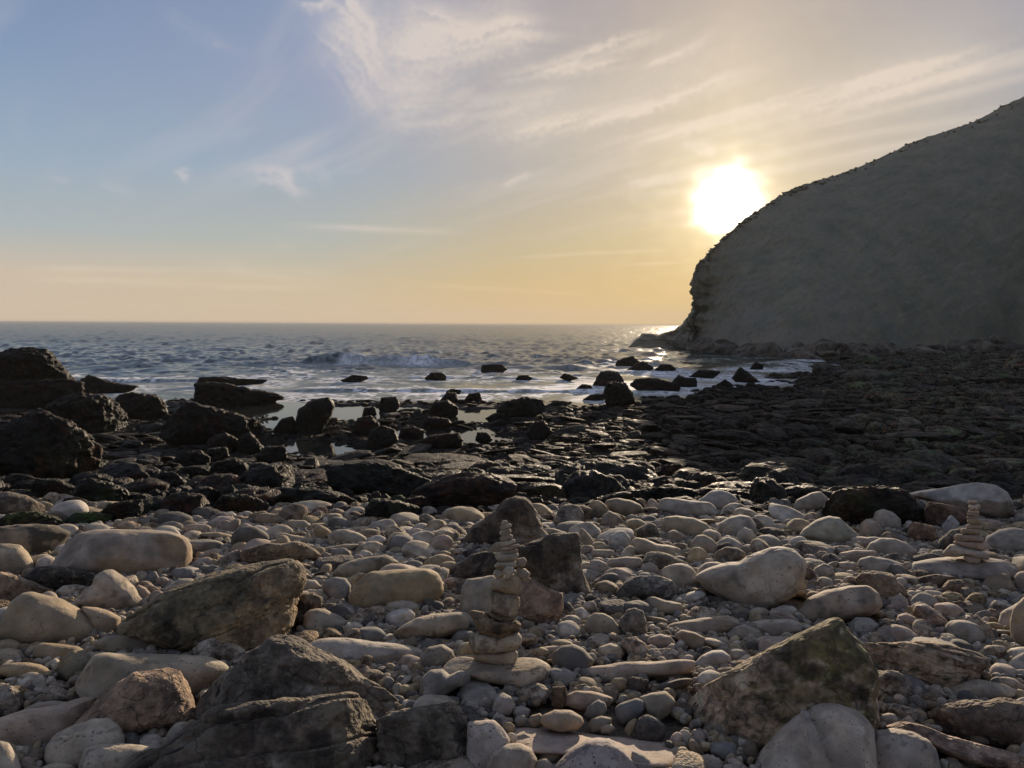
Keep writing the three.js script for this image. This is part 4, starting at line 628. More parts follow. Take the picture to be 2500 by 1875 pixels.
rock('C', 'W', 'boulder', 'big white triangular boulder', 'with dark scars, right of the middle', [216, 600, 230, 575, 300, 540, 400, 510, 460, 505, 550, 460, 640, 425, 720, 420, 790, 445, 840, 500, 847, 560, 820, 640, 780, 695, 700, 710, 600, 755, 500, 775, 400, 710, 300, 655], { tone: [0.44, 0.385, 0.315], deep: 0.7, lean: 0.1 });
rock('C', 'N', 'boulder', 'long smooth pink tan boulder', 'with a dark moss streak, behind the mossy boulder', [785, 780, 850, 710, 950, 665, 1080, 638, 1190, 638, 1250, 680, 1270, 750, 1230, 800, 1100, 820, 1000, 825, 920, 860, 830, 840], { tone: [0.37, 0.295, 0.225], patches: [[[0.13, 0.12, 0.07], 2.5, 0.12, 0.26, 0.7]] });
rock('C', 'R', 'boulder', 'flat topped ribbed boulder', 'behind the pink tan boulder with the moss streak', [1112, 615, 1140, 575, 1220, 560, 1320, 575, 1360, 620, 1405, 670, 1390, 715, 1290, 720, 1200, 690], { tone: [0.27, 0.22, 0.165], strata: 0.04 });
rock('C', 'S', 'boulder', 'pale boulder', 'at the right edge, rounded and half hidden', [1910, 850, 1930, 790, 2059, 715, 2120, 760, 2100, 910, 2000, 910, 1930, 880], { tone: [0.4, 0.34, 0.28] });
rock('C', 'T', 'boulder', 'tall tan boulder', 'cut by the right edge of the picture', [1978, 860, 2000, 760, 2059, 700, 2160, 710, 2170, 1000, 2020, 980, 1988, 920], { tone: [0.36, 0.28, 0.2] });
rock('C', 'W', 'boulder', 'flat grey tan slab', 'carrying the smaller stone stack', [1415, 550, 1440, 510, 1560, 485, 1700, 478, 1850, 480, 1960, 500, 2025, 550, 2010, 600, 1900, 615, 1700, 590, 1550, 575], { tone: [0.34, 0.29, 0.25], deep: 1.4, lean: 0.5, box: 3.2 });
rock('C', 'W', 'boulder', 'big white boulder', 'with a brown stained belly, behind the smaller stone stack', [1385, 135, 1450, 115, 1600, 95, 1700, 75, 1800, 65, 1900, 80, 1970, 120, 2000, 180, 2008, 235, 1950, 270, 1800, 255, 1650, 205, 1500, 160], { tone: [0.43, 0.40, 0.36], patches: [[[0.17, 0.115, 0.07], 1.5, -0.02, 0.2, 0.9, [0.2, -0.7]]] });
rock('C', 'D', 'boulder', 'wet black boulder', 'with a glistening crest, left of the big white boulder', [925, 270, 960, 170, 1000, 120, 1080, 95, 1200, 95, 1280, 90, 1390, 110, 1440, 150, 1490, 210, 1460, 280, 1300, 305, 1100, 305, 980, 300], { tone: [0.05, 0.042, 0.032], crag: 0.08, patches: [[[0.11, 0.07, 0.045], 1.5, -0.05, 0.3, 0.8, [-0.6, -0.2]]] });
rock('C', 'R', 'boulder', 'brown wedge', 'leaning against the stained belly of the big white boulder', [1485, 250, 1530, 170, 1600, 180, 1740, 210, 1765, 270, 1700, 310, 1600, 320, 1500, 305], { tone: [0.16, 0.105, 0.075] });
rock('C', 'S', 'boulder', 'smooth tan block', 'left of the wet black boulder', [765, 205, 790, 160, 870, 120, 920, 112, 965, 150, 960, 215, 880, 235, 805, 235], { tone: [0.35, 0.31, 0.25] });
rock('C', 'W', 'boulder', 'green tinged speckled boulder', 'in front of the wet black boulder', [785, 370, 830, 320, 900, 270, 970, 248, 1030, 260, 1080, 310, 1145, 365, 1120, 400, 1000, 415, 850, 405], { tone: [0.35, 0.33, 0.25] });
rock('C', 'S', 'boulder', 'rounded grey tan boulder', 'in front of the right end of the wet black boulder', [1207, 280, 1230, 225, 1270, 210, 1330, 230, 1370, 270, 1378, 320, 1300, 335, 1230, 325], { tone: [0.36, 0.31, 0.25] });
rock('C', 'N', 'boulder', 'pinkish square stone', 'below the rounded grey tan boulder', [1128, 360, 1150, 290, 1180, 265, 1240, 280, 1268, 335, 1250, 375, 1180, 380], { tone: [0.37, 0.29, 0.23], facets: 3 });
rock('C', 'S', 'boulder', 'low grey boulder', 'in front of the pinkish square stone', [1165, 450, 1200, 400, 1260, 370, 1330, 375, 1400, 400, 1465, 450, 1440, 485, 1300, 482, 1200, 478], { tone: [0.32, 0.285, 0.24] });
rock('C', 'S', 'boulder', 'large smooth grey boulder', 'right of the smaller stone stack', [1835, 430, 1850, 370, 1920, 325, 2000, 315, 2100, 330, 2120, 460, 1950, 465], { tone: [0.33, 0.3, 0.26] });
rock('C', 'R', 'boulder', 'red brown block', 'left of the smaller stone stack', [1405, 350, 1420, 300, 1445, 285, 1560, 308, 1578, 375, 1530, 410, 1440, 408], { tone: [0.26, 0.18, 0.125] });
rock('C', 'W', 'stone', 'pointed bluish white stone', 'behind the red brown block', [1595, 310, 1650, 243, 1700, 290, 1690, 350, 1610, 358], { tone: [0.42, 0.42, 0.43] });
rock('C', 'K', 'boulder', 'dull green rough boulder', 'close behind the smaller stone stack', [1550, 450, 1590, 380, 1650, 330, 1720, 320, 1760, 380, 1750, 440, 1650, 470], { tone: [0.18, 0.17, 0.13] });
rock('C', 'S', 'boulder', 'long grey stone', 'at the foot of the low grey boulder', [1125, 530, 1140, 490, 1200, 473, 1300, 490, 1390, 520, 1380, 560, 1290, 580, 1180, 570], { tone: [0.35, 0.315, 0.27] });
rock('C', 'N', 'stone', 'flat pink stone', 'left of the long grey stone', [1000, 490, 1030, 455, 1120, 440, 1230, 445, 1250, 480, 1140, 510, 1050, 515]);
rock('C', 'S', 'stone', 'smooth round stone', 'right of the big white triangular boulder', [870, 575, 890, 540, 940, 513, 985, 530, 1005, 575, 960, 605, 900, 605], { tone: [0.36, 0.31, 0.25] });
rock('C', 'N', 'stone', 'lumpy pink cobble', 'right of the smooth round stone', [1000, 540, 1010, 512, 1070, 505, 1125, 520, 1125, 555, 1060, 570]);
rock('G', 'S', 'boulder', 'long rounded white boulder', 'at the back of the cobbles right of the dark brown peak', [1125, 240, 1140, 150, 1200, 128, 1330, 140, 1500, 160, 1600, 170, 1650, 220, 1690, 280, 1500, 310, 1300, 300], { tone: [0.41, 0.37, 0.31] });
rock('G', 'W', 'boulder', 'grey white peaked boulder', 'behind the long rounded white boulder', [1470, 170, 1600, 70, 1660, 58, 1760, 75, 1830, 120, 1855, 180, 1750, 250, 1600, 240], { tone: [0.38, 0.35, 0.31], lean: 0.2 });
rock('G', 'T', 'boulder', 'long tan loaf shaped boulder', 'in front of the long rounded white boulder', [1165, 380, 1190, 300, 1300, 290, 1450, 310, 1570, 360, 1635, 440, 1600, 480, 1450, 490, 1300, 470, 1180, 440], { tone: [0.34, 0.28, 0.2] });
rock('G', 'S', 'boulder', 'rounded grey white boulder', 'right of the long tan loaf shaped boulder', [1645, 440, 1680, 360, 1780, 300, 1870, 278, 1960, 300, 2010, 370, 2025, 450, 1940, 495, 1800, 495, 1700, 485], { tone: [0.39, 0.35, 0.29] });
rock('G', 'T', 'boulder', 'brown speckled loaf boulder', 'left of the long rounded white boulder', [635, 200, 660, 150, 760, 130, 880, 150, 970, 190, 1003, 245, 950, 295, 850, 305, 720, 280], { tone: [0.25, 0.205, 0.145] });
rock('G', 'S', 'boulder', 'half dome tan stone', 'above the round cream stone', [455, 1300, 490, 1210, 560, 1165, 640, 1165, 720, 1210, 780, 1290, 815, 1365, 700, 1385, 520, 1355], { tone: [0.35, 0.295, 0.215], deep: 0.5 });
rock('G', 'K', 'boulder', 'grey triangular stone', 'right of the half dome tan stone', [765, 1340, 790, 1230, 850, 1140, 920, 1120, 1000, 1150, 1022, 1250, 1035, 1350, 950, 1400, 820, 1390], { tone: [0.25, 0.235, 0.21] });
rock('G', 'S', 'boulder', 'long tan blade shaped boulder', 'right of the grey triangular stone', [1155, 1315, 1250, 1260, 1400, 1230, 1600, 1200, 1760, 1185, 1840, 1220, 1875, 1265, 1780, 1330, 1600, 1355, 1400, 1365, 1200, 1360], { tone: [0.35, 0.28, 0.21], lean: 0.5 });
rock('G', 'K', 'boulder', 'dark jagged boulder', 'left of the big white triangular boulder', [725, 1020, 790, 940, 880, 860, 980, 830, 1150, 835, 1250, 870, 1300, 940, 1315, 1030, 1200, 1080, 1000, 1080, 800, 1075], { tone: [0.12, 0.115, 0.1], patches: [[[0.34, 0.33, 0.3], 3, 0.1, 0.25, 0.8, [0.3, 0.3]]] });
rock('G', 'T', 'stone', 'oblong tan stone', 'in front of the dark jagged boulder', [1035, 1100, 1030, 1030, 1080, 1012, 1200, 1050, 1340, 1080, 1362, 1125, 1340, 1190, 1200, 1180, 1080, 1160], { tone: [0.35, 0.29, 0.21] });
rock('G', 'W', 'boulder', 'green mottled boulder', 'behind the dark jagged boulder', [985, 700, 1040, 620, 1130, 610, 1250, 640, 1320, 680, 1445, 740, 1400, 795, 1250, 805, 1100, 795], { tone: [0.28, 0.26, 0.2], mat: 'rough' });
rock('G', 'N', 'boulder', 'flat sided pinkish stone', 'left of the green mottled boulder', [655, 730, 700, 680, 850, 660, 980, 670, 1004, 740, 930, 800, 750, 795, 660, 780], { tone: [0.34, 0.28, 0.22], box: 3 });
rock('G', 'W', 'stone', 'white scarred stone', 'right of the dark upright wedge', [485, 750, 530, 690, 600, 685, 670, 720, 665, 810, 600, 835, 510, 795], { tone: [0.4, 0.36, 0.31] });
rock('G', 'S', 'stone', 'tan pillow stone', 'right of the top of the dark upright wedge', [508, 650, 540, 597, 650, 595, 730, 600, 752, 655, 650, 692, 540, 690], { tone: [0.38, 0.31, 0.23] });
rock('G', 'W', 'boulder', 'white rounded boulder', 'behind the tan pillow stone', [675, 530, 700, 470, 770, 430, 830, 430, 880, 490, 892, 570, 800, 605, 700, 580], { tone: [0.42, 0.40, 0.36] });
rock('G', 'S', 'boulder', 'cream boulder with a notched top', 'right of the white rounded boulder', [885, 610, 890, 520, 930, 485, 1020, 500, 1120, 545, 1250, 560, 1340, 590, 1362, 650, 1250, 675, 1000, 665]);
rock('G', 'T', 'boulder', 'egg shaped tan boulder', 'right of the cream boulder with a notched top', [1415, 610, 1430, 530, 1480, 470, 1540, 458, 1620, 500, 1682, 565, 1660, 630, 1550, 645, 1450, 642], { tone: [0.36, 0.3, 0.23] });
rock('G', 'S', 'stone', 'upright pale stone', 'leaning on the back of the dark upright wedge', [420, 520, 425, 420, 450, 400, 520, 470, 575, 545, 540, 580, 460, 580]);
rock('G', 'S', 'stone', 'round cream cobble', 'below the green mottled boulder', [905, 840, 920, 800, 980, 782, 1040, 795, 1053, 830, 1000, 860, 930, 862]);
rock('G', 'S', 'stone', 'white teardrop stone', 'left of the green mottled boulder foot', [955, 790, 1000, 720, 1060, 708, 1120, 740, 1147, 800, 1100, 830, 1020, 825], { tone: PALE });
rock('G', 'T', 'boulder', 'pointed tan stone', 'in front of the brown speckled loaf boulder', [600, 370, 630, 300, 690, 243, 760, 280, 810, 320, 815, 380, 740, 400, 650, 400], { tone: [0.28, 0.24, 0.18], facets: 3 });
rock('G', 'K', 'boulder', 'split grey tan boulder', 'left of the long tan loaf shaped boulder', [880, 470, 920, 420, 1060, 350, 1110, 380, 1150, 450, 1120, 500, 1000, 520, 920, 500], { tone: [0.26, 0.24, 0.2] });
rock('G', 'S', 'stone', 'white capped stone', 'in front of the rounded grey white boulder', [1825, 500, 1850, 430, 1910, 393, 1970, 420, 2015, 480, 2000, 530, 1900, 545], { tone: [0.42, 0.38, 0.31] });
rock('G', 'T', 'boulder', 'domed tan stone', 'behind the egg shaped tan boulder', [1195, 500, 1210, 440, 1270, 415, 1340, 440, 1410, 490, 1380, 540, 1260, 540], { tone: [0.32, 0.27, 0.2] });
rock('G', 'K', 'stone', 'grey rough stone', 'above the big white triangular boulder', [1610, 710, 1650, 620, 1740, 570, 1850, 580, 1920, 630, 1900, 690, 1780, 740, 1660, 740], { tone: [0.26, 0.24, 0.2] });
rock('C', 'N', 'boulder', 'pillow shaped pink stone', 'just behind the crest of the mossy boulder', [558, 1015, 565, 940, 600, 920, 720, 925, 840, 940, 770, 1010, 650, 1040], { tone: [0.41, 0.33, 0.275] });
rock('C', 'S', 'boulder', 'flat cream slab', 'right of the long tan blade shaped boulder', [465, 860, 600, 830, 760, 825, 810, 850, 822, 895, 700, 930, 550, 912], { tone: [0.43, 0.37, 0.3] });
rock('C', 'W', 'stone', 'dark edged tilted stone', 'in front of the flat cream slab', [395, 910, 440, 870, 500, 855, 590, 895, 600, 935, 520, 955, 420, 945], { tone: [0.36, 0.31, 0.25] });
rock('C', 'S', 'boulder', 'long pale loaf stone', 'right of the foot of the long layered tan boulder', [1605, 1260, 1620, 1200, 1700, 1165, 1800, 1160, 1950, 1190, 2035, 1232, 1980, 1270, 1850, 1290, 1700, 1290], { tone: [0.39, 0.33, 0.26] });
rock('C', 'R', 'stone', 'pink hook shaped stone', 'right of the pink tan boulder with the moss streak', [1435, 800, 1450, 750, 1500, 740, 1560, 770, 1600, 810, 1655, 855, 1600, 880, 1480, 870], { tone: [0.4, 0.33, 0.28] });
rock('C', 'R', 'stone', 'brown gabled stone', 'below the slab of the smaller stone stack', [1570, 670, 1640, 610, 1730, 605, 1800, 650, 1770, 695, 1660, 705, 1600, 700], { tone: [0.24, 0.185, 0.135] });
rock('C', 'K', 'rock', 'low dark ledge', 'just below the slab of the smaller stone stack', [1425, 620, 1480, 590, 1560, 575, 1680, 590, 1700, 620, 1600, 650, 1480, 650], { tone: [0.2, 0.155, 0.115] });
rock('C', 'S', 'stone', 'smooth white tablet', 'left of the brown gabled stone', [1490, 690, 1510, 665, 1580, 670, 1640, 700, 1620, 722, 1540, 720], { tone: PALE });
rock('C', 'S', 'stone', 'pointed mauve stone', 'right of the pink tan boulder end', [1305, 750, 1330, 700, 1365, 682, 1410, 720, 1420, 770, 1370, 790, 1320, 785], { tone: [0.37, 0.32, 0.28] });
rock('C', 'N', 'stone', 'domed mauve stone', 'above the pink dome', [1335, 850, 1355, 805, 1400, 790, 1450, 815, 1490, 860, 1460, 885, 1370, 880]);
rock('C', 'W', 'boulder', 'lumpy grey stone', 'right of the crest of the mossy boulder', [1080, 850, 1120, 815, 1200, 820, 1250, 860, 1230, 910, 1150, 925, 1090, 900], { tone: [0.31, 0.285, 0.25] });

// ---------------------------------------------------------------- dark weedy rocks of the reef
const reef = (tile, name, ref, tail, flat, o = {}) => rock(tile, 'D', name, ref, tail, flat, { cat: 'rock', ...o });
reef('D', 'boulder', 'tall black boulder', 'rounded like a whale, farthest left by the sea', [-120, 470, -60, 300, 0, 280, 100, 262, 185, 252, 280, 270, 340, 330, 400, 390, 460, 440, 420, 480, 200, 490, 0, 490], { base: 600, tone: [0.045, 0.042, 0.036], deep: 1 });
reef('D', 'boulder', 'black block with a sunlit end face', 'under the tall black boulder', [-120, 560, -60, 440, 100, 450, 300, 435, 380, 435, 485, 450, 490, 520, 380, 560, 200, 600, 0, 610], { tone: [0.038, 0.03, 0.024], box: 4.5, deep: 0.9, skew: -0.9 });
reef('D', 'boulder', 'black humped boulder', 'with a jagged lit right end, below the black block', [190, 660, 300, 590, 400, 540, 500, 525, 620, 530, 700, 590, 765, 645, 765, 700, 680, 740, 560, 760, 350, 730], { tone: [0.04, 0.037, 0.03] });
reef('D', 'boulder', 'square shouldered black rock', 'at the water behind the humped boulder', [685, 590, 720, 525, 800, 517, 930, 530, 980, 570, 1005, 630, 900, 670, 780, 665], { box: 4 });
reef('D', 'rock', 'low black skerry', 'awash in foam right of the tall black boulder', [470, 500, 490, 430, 540, 412, 620, 440, 720, 460, 835, 472, 780, 500, 600, 520, 510, 525]);
reef('D', 'rock', 'thin upper slab', 'in the surf, behind the long black slab', [1180, 470, 1200, 420, 1300, 418, 1420, 428, 1625, 436, 1560, 458, 1400, 465, 1250, 475], { deep: 1.2 });
reef('D', 'boulder', 'long black slab', 'tilted in the surf on the left', [1178, 560, 1180, 460, 1300, 452, 1440, 480, 1560, 500, 1670, 520, 1705, 545, 1600, 570, 1350, 590, 1200, 580], { box: 4, deep: 0.8, tone: [0.036, 0.032, 0.026] });
reef('D', 'boulder', 'large black triangular slab', 'sloping down to the right beside the pool', [960, 760, 1000, 700, 1050, 640, 1120, 575, 1200, 580, 1300, 610, 1450, 650, 1560, 690, 1610, 735, 1560, 790, 1400, 810, 1200, 830, 1050, 820], { deep: 0.6, box: 4, tone: [0.04, 0.038, 0.032], crag: 0.03 });
reef('D', 'boulder', 'dark grey monolith', 'standing up beside the left pools', [1770, 720, 1790, 620, 1850, 570, 1970, 540, 2005, 580, 1995, 640, 1945, 710, 1900, 760, 1820, 760], { tone: [0.055, 0.052, 0.046], crag: 0.04 });
reef('D', 'boulder', 'huge dark brown boulder', 'filling the left edge above the cobbles', [-130, 990, -100, 780, 0, 730, 150, 670, 270, 650, 350, 670, 440, 720, 520, 770, 590, 840, 575, 930, 500, 1000, 400, 1040, 150, 1040], { tone: [0.036, 0.03, 0.022], deep: 0.9, patches: [[[0.11, 0.085, 0.055], 1.5, 0.1, 0.3, 0.9, [0.7, -0.2]]] });
reef('D', 'boulder', 'dark cube rock with a lit right face', 'in front of the large black triangular slab', [1225, 850, 1260, 790, 1350, 755, 1422, 790, 1418, 850, 1340, 885, 1260, 880], { box: 4, skew: -0.8, tone: [0.06, 0.053, 0.042] });
reef('D', 'rock', 'dark sloping rock', 'right of the cube rock with a lit face', [1420, 810, 1460, 770, 1500, 750, 1580, 840, 1510, 885, 1440, 870]);
reef('D', 'rock', 'dark blocky rock', 'below the pools on the left', [1540, 890, 1600, 840, 1700, 830, 1724, 900, 1640, 965, 1560, 940], { box: 3.6 });
reef('E', 'boulder', 'broad green black slab', 'just above the cobbles left of the dark brown peak', [-30, 1010, -10, 970, 100, 945, 250, 945, 400, 965, 520, 1000, 600, 1040, 662, 1100, 640, 1150, 500, 1150, 300, 1125, 100, 1105, 0, 1080], { tone: [0.03, 0.032, 0.02], lean: 0.4 });
reef('D', 'boulder', 'flat dark slab', 'at the edge of the cobbles left of the broad green black slab', [1285, 1200, 1330, 1130, 1450, 1125, 1580, 1160, 1620, 1200, 1560, 1240, 1400, 1240], { tone: [0.075, 0.07, 0.05], box: 3.6 });
reef('D', 'boulder', 'dark brown brick shaped rock', 'touching the cobbles right of the green mossy rock', [590, 1250, 660, 1180, 850, 1155, 858, 1240, 750, 1280, 650, 1285], { box: 4.5, tone: [0.045, 0.036, 0.028] });
reef('D', 'boulder', 'grey brown rock with a pale fin', 'above the dark brown brick shaped rock', [440, 1130, 480, 1040, 560, 1030, 700, 1070, 760, 1100, 790, 1160, 600, 1185, 480, 1165], { tone: [0.06, 0.052, 0.042] });
reef('D', 'boulder', 'craggy dark rock', 'under the huge dark brown boulder', [185, 1085, 220, 1030, 350, 1035, 455, 1080, 445, 1140, 300, 1150, 215, 1130], { tone: [0.055, 0.05, 0.042] });
rock('D', 'R', 'boulder', 'greyish tan low boulder', 'at the left edge where cobbles meet dark rocks', [-90, 1240, -60, 1120, 50, 1110, 160, 1130, 270, 1190, 275, 1250, 100, 1265], { tone: [0.17, 0.15, 0.125] });
reef('D', 'boulder', 'dark flat rock with green weed on top', 'at the left edge', [-40, 1300, 50, 1240, 200, 1228, 330, 1260, 440, 1315, 300, 1340, 100, 1340], { tone: [0.06, 0.052, 0.038], lean: 0.7, patches: [[[0.10, 0.11, 0.03], 2, -0.1, 0.15, 0.8, [0.2, 0.6]]] });
reef('D', 'rock', 'bright green mossy rock', 'at the top edge of the cobbles on the left', [380, 1285, 450, 1235, 560, 1228, 680, 1250, 650, 1295, 480, 1310], { tone: [0.05, 0.05, 0.03], lean: 0.8, patches: [[[0.075, 0.135, 0.018], 2.5, -0.25, 0.05, 0.95, [0.1, 0.5]]] });
reef('D', 'rock', 'dark pointed rock', 'among the dark rocks right of the huge brown boulder', [915, 1060, 960, 990, 1040, 990, 1118, 1045, 1090, 1080, 980, 1092]);
reef('D', 'rock', 'round dark rock', 'behind the flat dark slab by the cobbles', [1035, 920, 1100, 870, 1200, 860, 1262, 905, 1240, 960, 1100, 962]);
reef('D', 'rock', 'dark bread shaped rock', 'in front of the cube rock with a lit face', [1225, 895, 1250, 850, 1360, 840, 1372, 895, 1300, 930], { tone: [0.06, 0.054, 0.045] });
reef('D', 'rock', 'broad dark rock', 'below the dark blocky rock on the left', [1240, 1000, 1300, 930, 1420, 905, 1490, 950, 1470, 1010, 1350, 1030]);
reef('D', 'rock', 'rough dark slab', 'below the large black triangular slab', [690, 960, 740, 930, 840, 960, 910, 1000, 880, 1040, 780, 1030], { tone: [0.055, 0.05, 0.042] });
reef('D', 'rock', 'black weedy lump', 'beside the monolith', [1640, 735, 1690, 672, 1755, 655, 1795, 725, 1710, 755], { tone: RUST });
// stones in the surf and the pools
reef('E', 'rock', 'low dome of rock', 'in the foam below the breaking wave', [583, 425, 620, 395, 680, 392, 717, 418, 700, 438, 600, 438]);
reef('E', 'rock', 'flat black rock', 'in the surf right of the breaking wave', [918, 380, 930, 348, 1000, 344, 1050, 345, 1077, 375, 1040, 392, 930, 392]);
reef('E', 'rock', 'small flat rock', 'in the foam below the flat black rock', [1128, 428, 1150, 410, 1200, 408, 1232, 428, 1200, 442, 1140, 442]);
reef('E', 'rock', 'double lump rock', 'in the foam right of the small flat rock', [1393, 424, 1420, 397, 1455, 405, 1507, 427, 1440, 440]);
reef('E', 'rock', 'wedge rock', 'nearest the tip of the headland', [1722, 350, 1740, 320, 1830, 293, 1872, 327, 1860, 350, 1780, 355]);
reef('E', 'rock', 'pointed rock', 'in front of the wedge rock by the headland', [1786, 380, 1850, 340, 1900, 325, 1955, 362, 1930, 388, 1840, 388]);
reef('E', 'rock', 'low rock', 'right of the pointed rock by the headland', [1955, 380, 2000, 345, 2060, 345, 2095, 372, 2040, 390]);
reef('E', 'boulder', 'black dome boulder', 'largest rock at the right of the surf', [1590, 465, 1620, 420, 1640, 390, 1690, 383, 1740, 393, 1775, 432, 1765, 475, 1650, 480], { tone: [0.035, 0.033, 0.028] });
reef('E', 'boulder', 'stepped black boulder', 'in front of the black dome boulder', [1665, 500, 1680, 455, 1780, 455, 1820, 510, 1845, 565, 1700, 600, 1668, 560]);
reef('E', 'rock', 'flat round rock', 'in the water left of the black dome boulder', [1492, 490, 1530, 462, 1580, 470, 1595, 500, 1510, 508]);
reef('E', 'rock', 'long low weedy ridge', 'right of the stepped black boulder', [1815, 470, 1850, 430, 1950, 428, 2115, 462, 2105, 500, 1900, 510]);
reef('E', 'rock', 'round weedy rock', 'at the back of the pools in the middle', [672, 560, 720, 510, 770, 518, 785, 565, 700, 575]);
reef('E', 'rock', 'small weedy rock', 'just behind the round weedy rock of the pools', [706, 508, 740, 490, 800, 497, 795, 520, 720, 522]);
reef('E', 'boulder', 'dark drum shaped rock', 'left of the middle pools', [312, 610, 320, 545, 410, 538, 432, 585, 400, 630, 330, 625], { box: 4 });
reef('E', 'rock', 'stubby black rock', 'standing in the pool left of the drum shaped rock', [207, 650, 220, 605, 280, 598, 293, 645, 240, 662]);
reef('E', 'boulder', 'broad black boulder', 'behind the middle pool', [595, 640, 640, 570, 720, 558, 782, 605, 775, 655, 640, 660]);
reef('E', 'rock', 'flat weedy rock', 'lying in the middle of the pools', [572, 710, 600, 660, 720, 668, 742, 695, 700, 725, 600, 725], { tone: RUST });
reef('E', 'boulder', 'black peaked rock', 'between the left and the middle pools', [232, 820, 260, 740, 330, 713, 400, 740, 422, 800, 330, 845, 250, 845]);
reef('E', 'rock', 'red brown weed covered rock', 'above the black peaked rock of the pools', [146, 745, 180, 670, 260, 652, 312, 705, 290, 765, 190, 772], { tone: [0.07, 0.036, 0.025] });
reef('E', 'boulder', 'long weedy rock', 'along the near side of the middle pool', [553, 805, 620, 772, 700, 765, 780, 755, 808, 795, 800, 845, 650, 845], { tone: [0.045, 0.03, 0.022], box: 3.6 });
reef('E', 'boulder', 'broad green weedy boulder', 'right of the middle pool', [1015, 625, 1060, 570, 1180, 543, 1290, 560, 1310, 620, 1200, 660, 1080, 655], { tone: [0.03, 0.034, 0.02] });
reef('E', 'boulder', 'black rounded boulder', 'below the broad green weedy boulder', [1195, 755, 1240, 690, 1300, 685, 1345, 745, 1300, 792, 1220, 792]);
reef('E', 'rock', 'low weed rock', 'at the tip of the pool right of the middle', [945, 668, 1000, 638, 1065, 638, 1040, 690, 980, 692]);
reef('E', 'rock', 'stout black rock', 'right of the round weedy rock of the pools', [815, 560, 850, 520, 910, 513, 925, 555, 870, 572]);
reef('E', 'rock', 'thin dark skerry', 'in the foam left of the low dome of rock', [75, 440, 150, 408, 230, 413, 245, 430, 180, 448, 110, 452]);
reef('E', 'rock', 'long flat weedy rock', 'left of the stepped black boulder', [1305, 595, 1370, 560, 1440, 568, 1440, 605, 1330, 615]);
reef('E', 'rock', 'flat rock', 'in the water just left of the stepped black boulder', [1530, 552, 1580, 525, 1680, 518, 1695, 550, 1600, 562]);
reef('E', 'rock', 'cube shaped black rock', 'at the right end of the near pool', [886, 800, 900, 753, 960, 753, 990, 795, 950, 822], { box: 4 });
reef('E', 'rock', 'weedy rock', 'at the left end of the middle pool', [425, 785, 440, 728, 520, 718, 583, 745, 570, 780, 480, 790], { tone: RUST });
reef('F', 'rock', 'sharp black rock', 'in the channel before the headland', [560, 375, 600, 328, 650, 345, 642, 375]);
reef('F', 'rock', 'long weedy reef rock', 'left in the channel before the headland', [195, 420, 260, 378, 400, 385, 335, 428]);
reef('F', 'rock', 'hump of weed rock', 'nearest in the channel before the headland', [355, 472, 420, 433, 475, 472, 420, 490]);
reef('F', 'boulder', 'peaked weed boulder', 'in the middle of the channel before the headland', [462, 425, 510, 360, 560, 398, 630, 445, 500, 455]);
reef('F', 'boulder', 'twin humped black rock', 'at the left of the channel before the headland', [85, 462, 140, 408, 180, 425, 240, 425, 250, 470, 150, 480]);
reef('F', 'boulder', 'long dark whaleback rock', 'behind the cobbles right of the dark brown peak', [-280, 1140, -150, 1100, 0, 1085, 130, 1080, 260, 1100, 268, 1140, 100, 1150, -100, 1165], { tone: [0.05, 0.05, 0.035], lean: 0.4 });

// ---------------------------------------------------------------- stone stacks
function stack(name, label, tile, ref, foot, stones) {
  const near = onTop(ref, foot[0], foot[1]) + 0.02, o = new THREE.Group(), base = ray(foot[0], foot[1]).multiplyScalar(near).add(EYE);
  o.name = numbered(name); o.position.copy(base); o.userData = { label, category: 'stone stack' };
  stones.forEach(([style, flat, opt = {}, text, name2]) => {
    if (opt.tone) opt.tone = opt.tone.map((v) => v * 1.18);
    const q = outlined(tile, flat, style, { deep: 0.95, lean: 0, sink: 0, ...opt, depth: near + (opt.back || 0) }), m = new THREE.Mesh(q.g, MAT[q.st.mat]);
    m.name = name2 || (q.px[2] < 32 ? 'pebble' : q.px[2] > q.px[3] * 1.8 ? 'flat_stone' : 'stone'); m.position.copy(q.centre).sub(base); m.castShadow = m.receiveShadow = true;
    if (text) m.userData.label = text;
    o.add(m);
  });
  scene.add(o);
  return o;
}
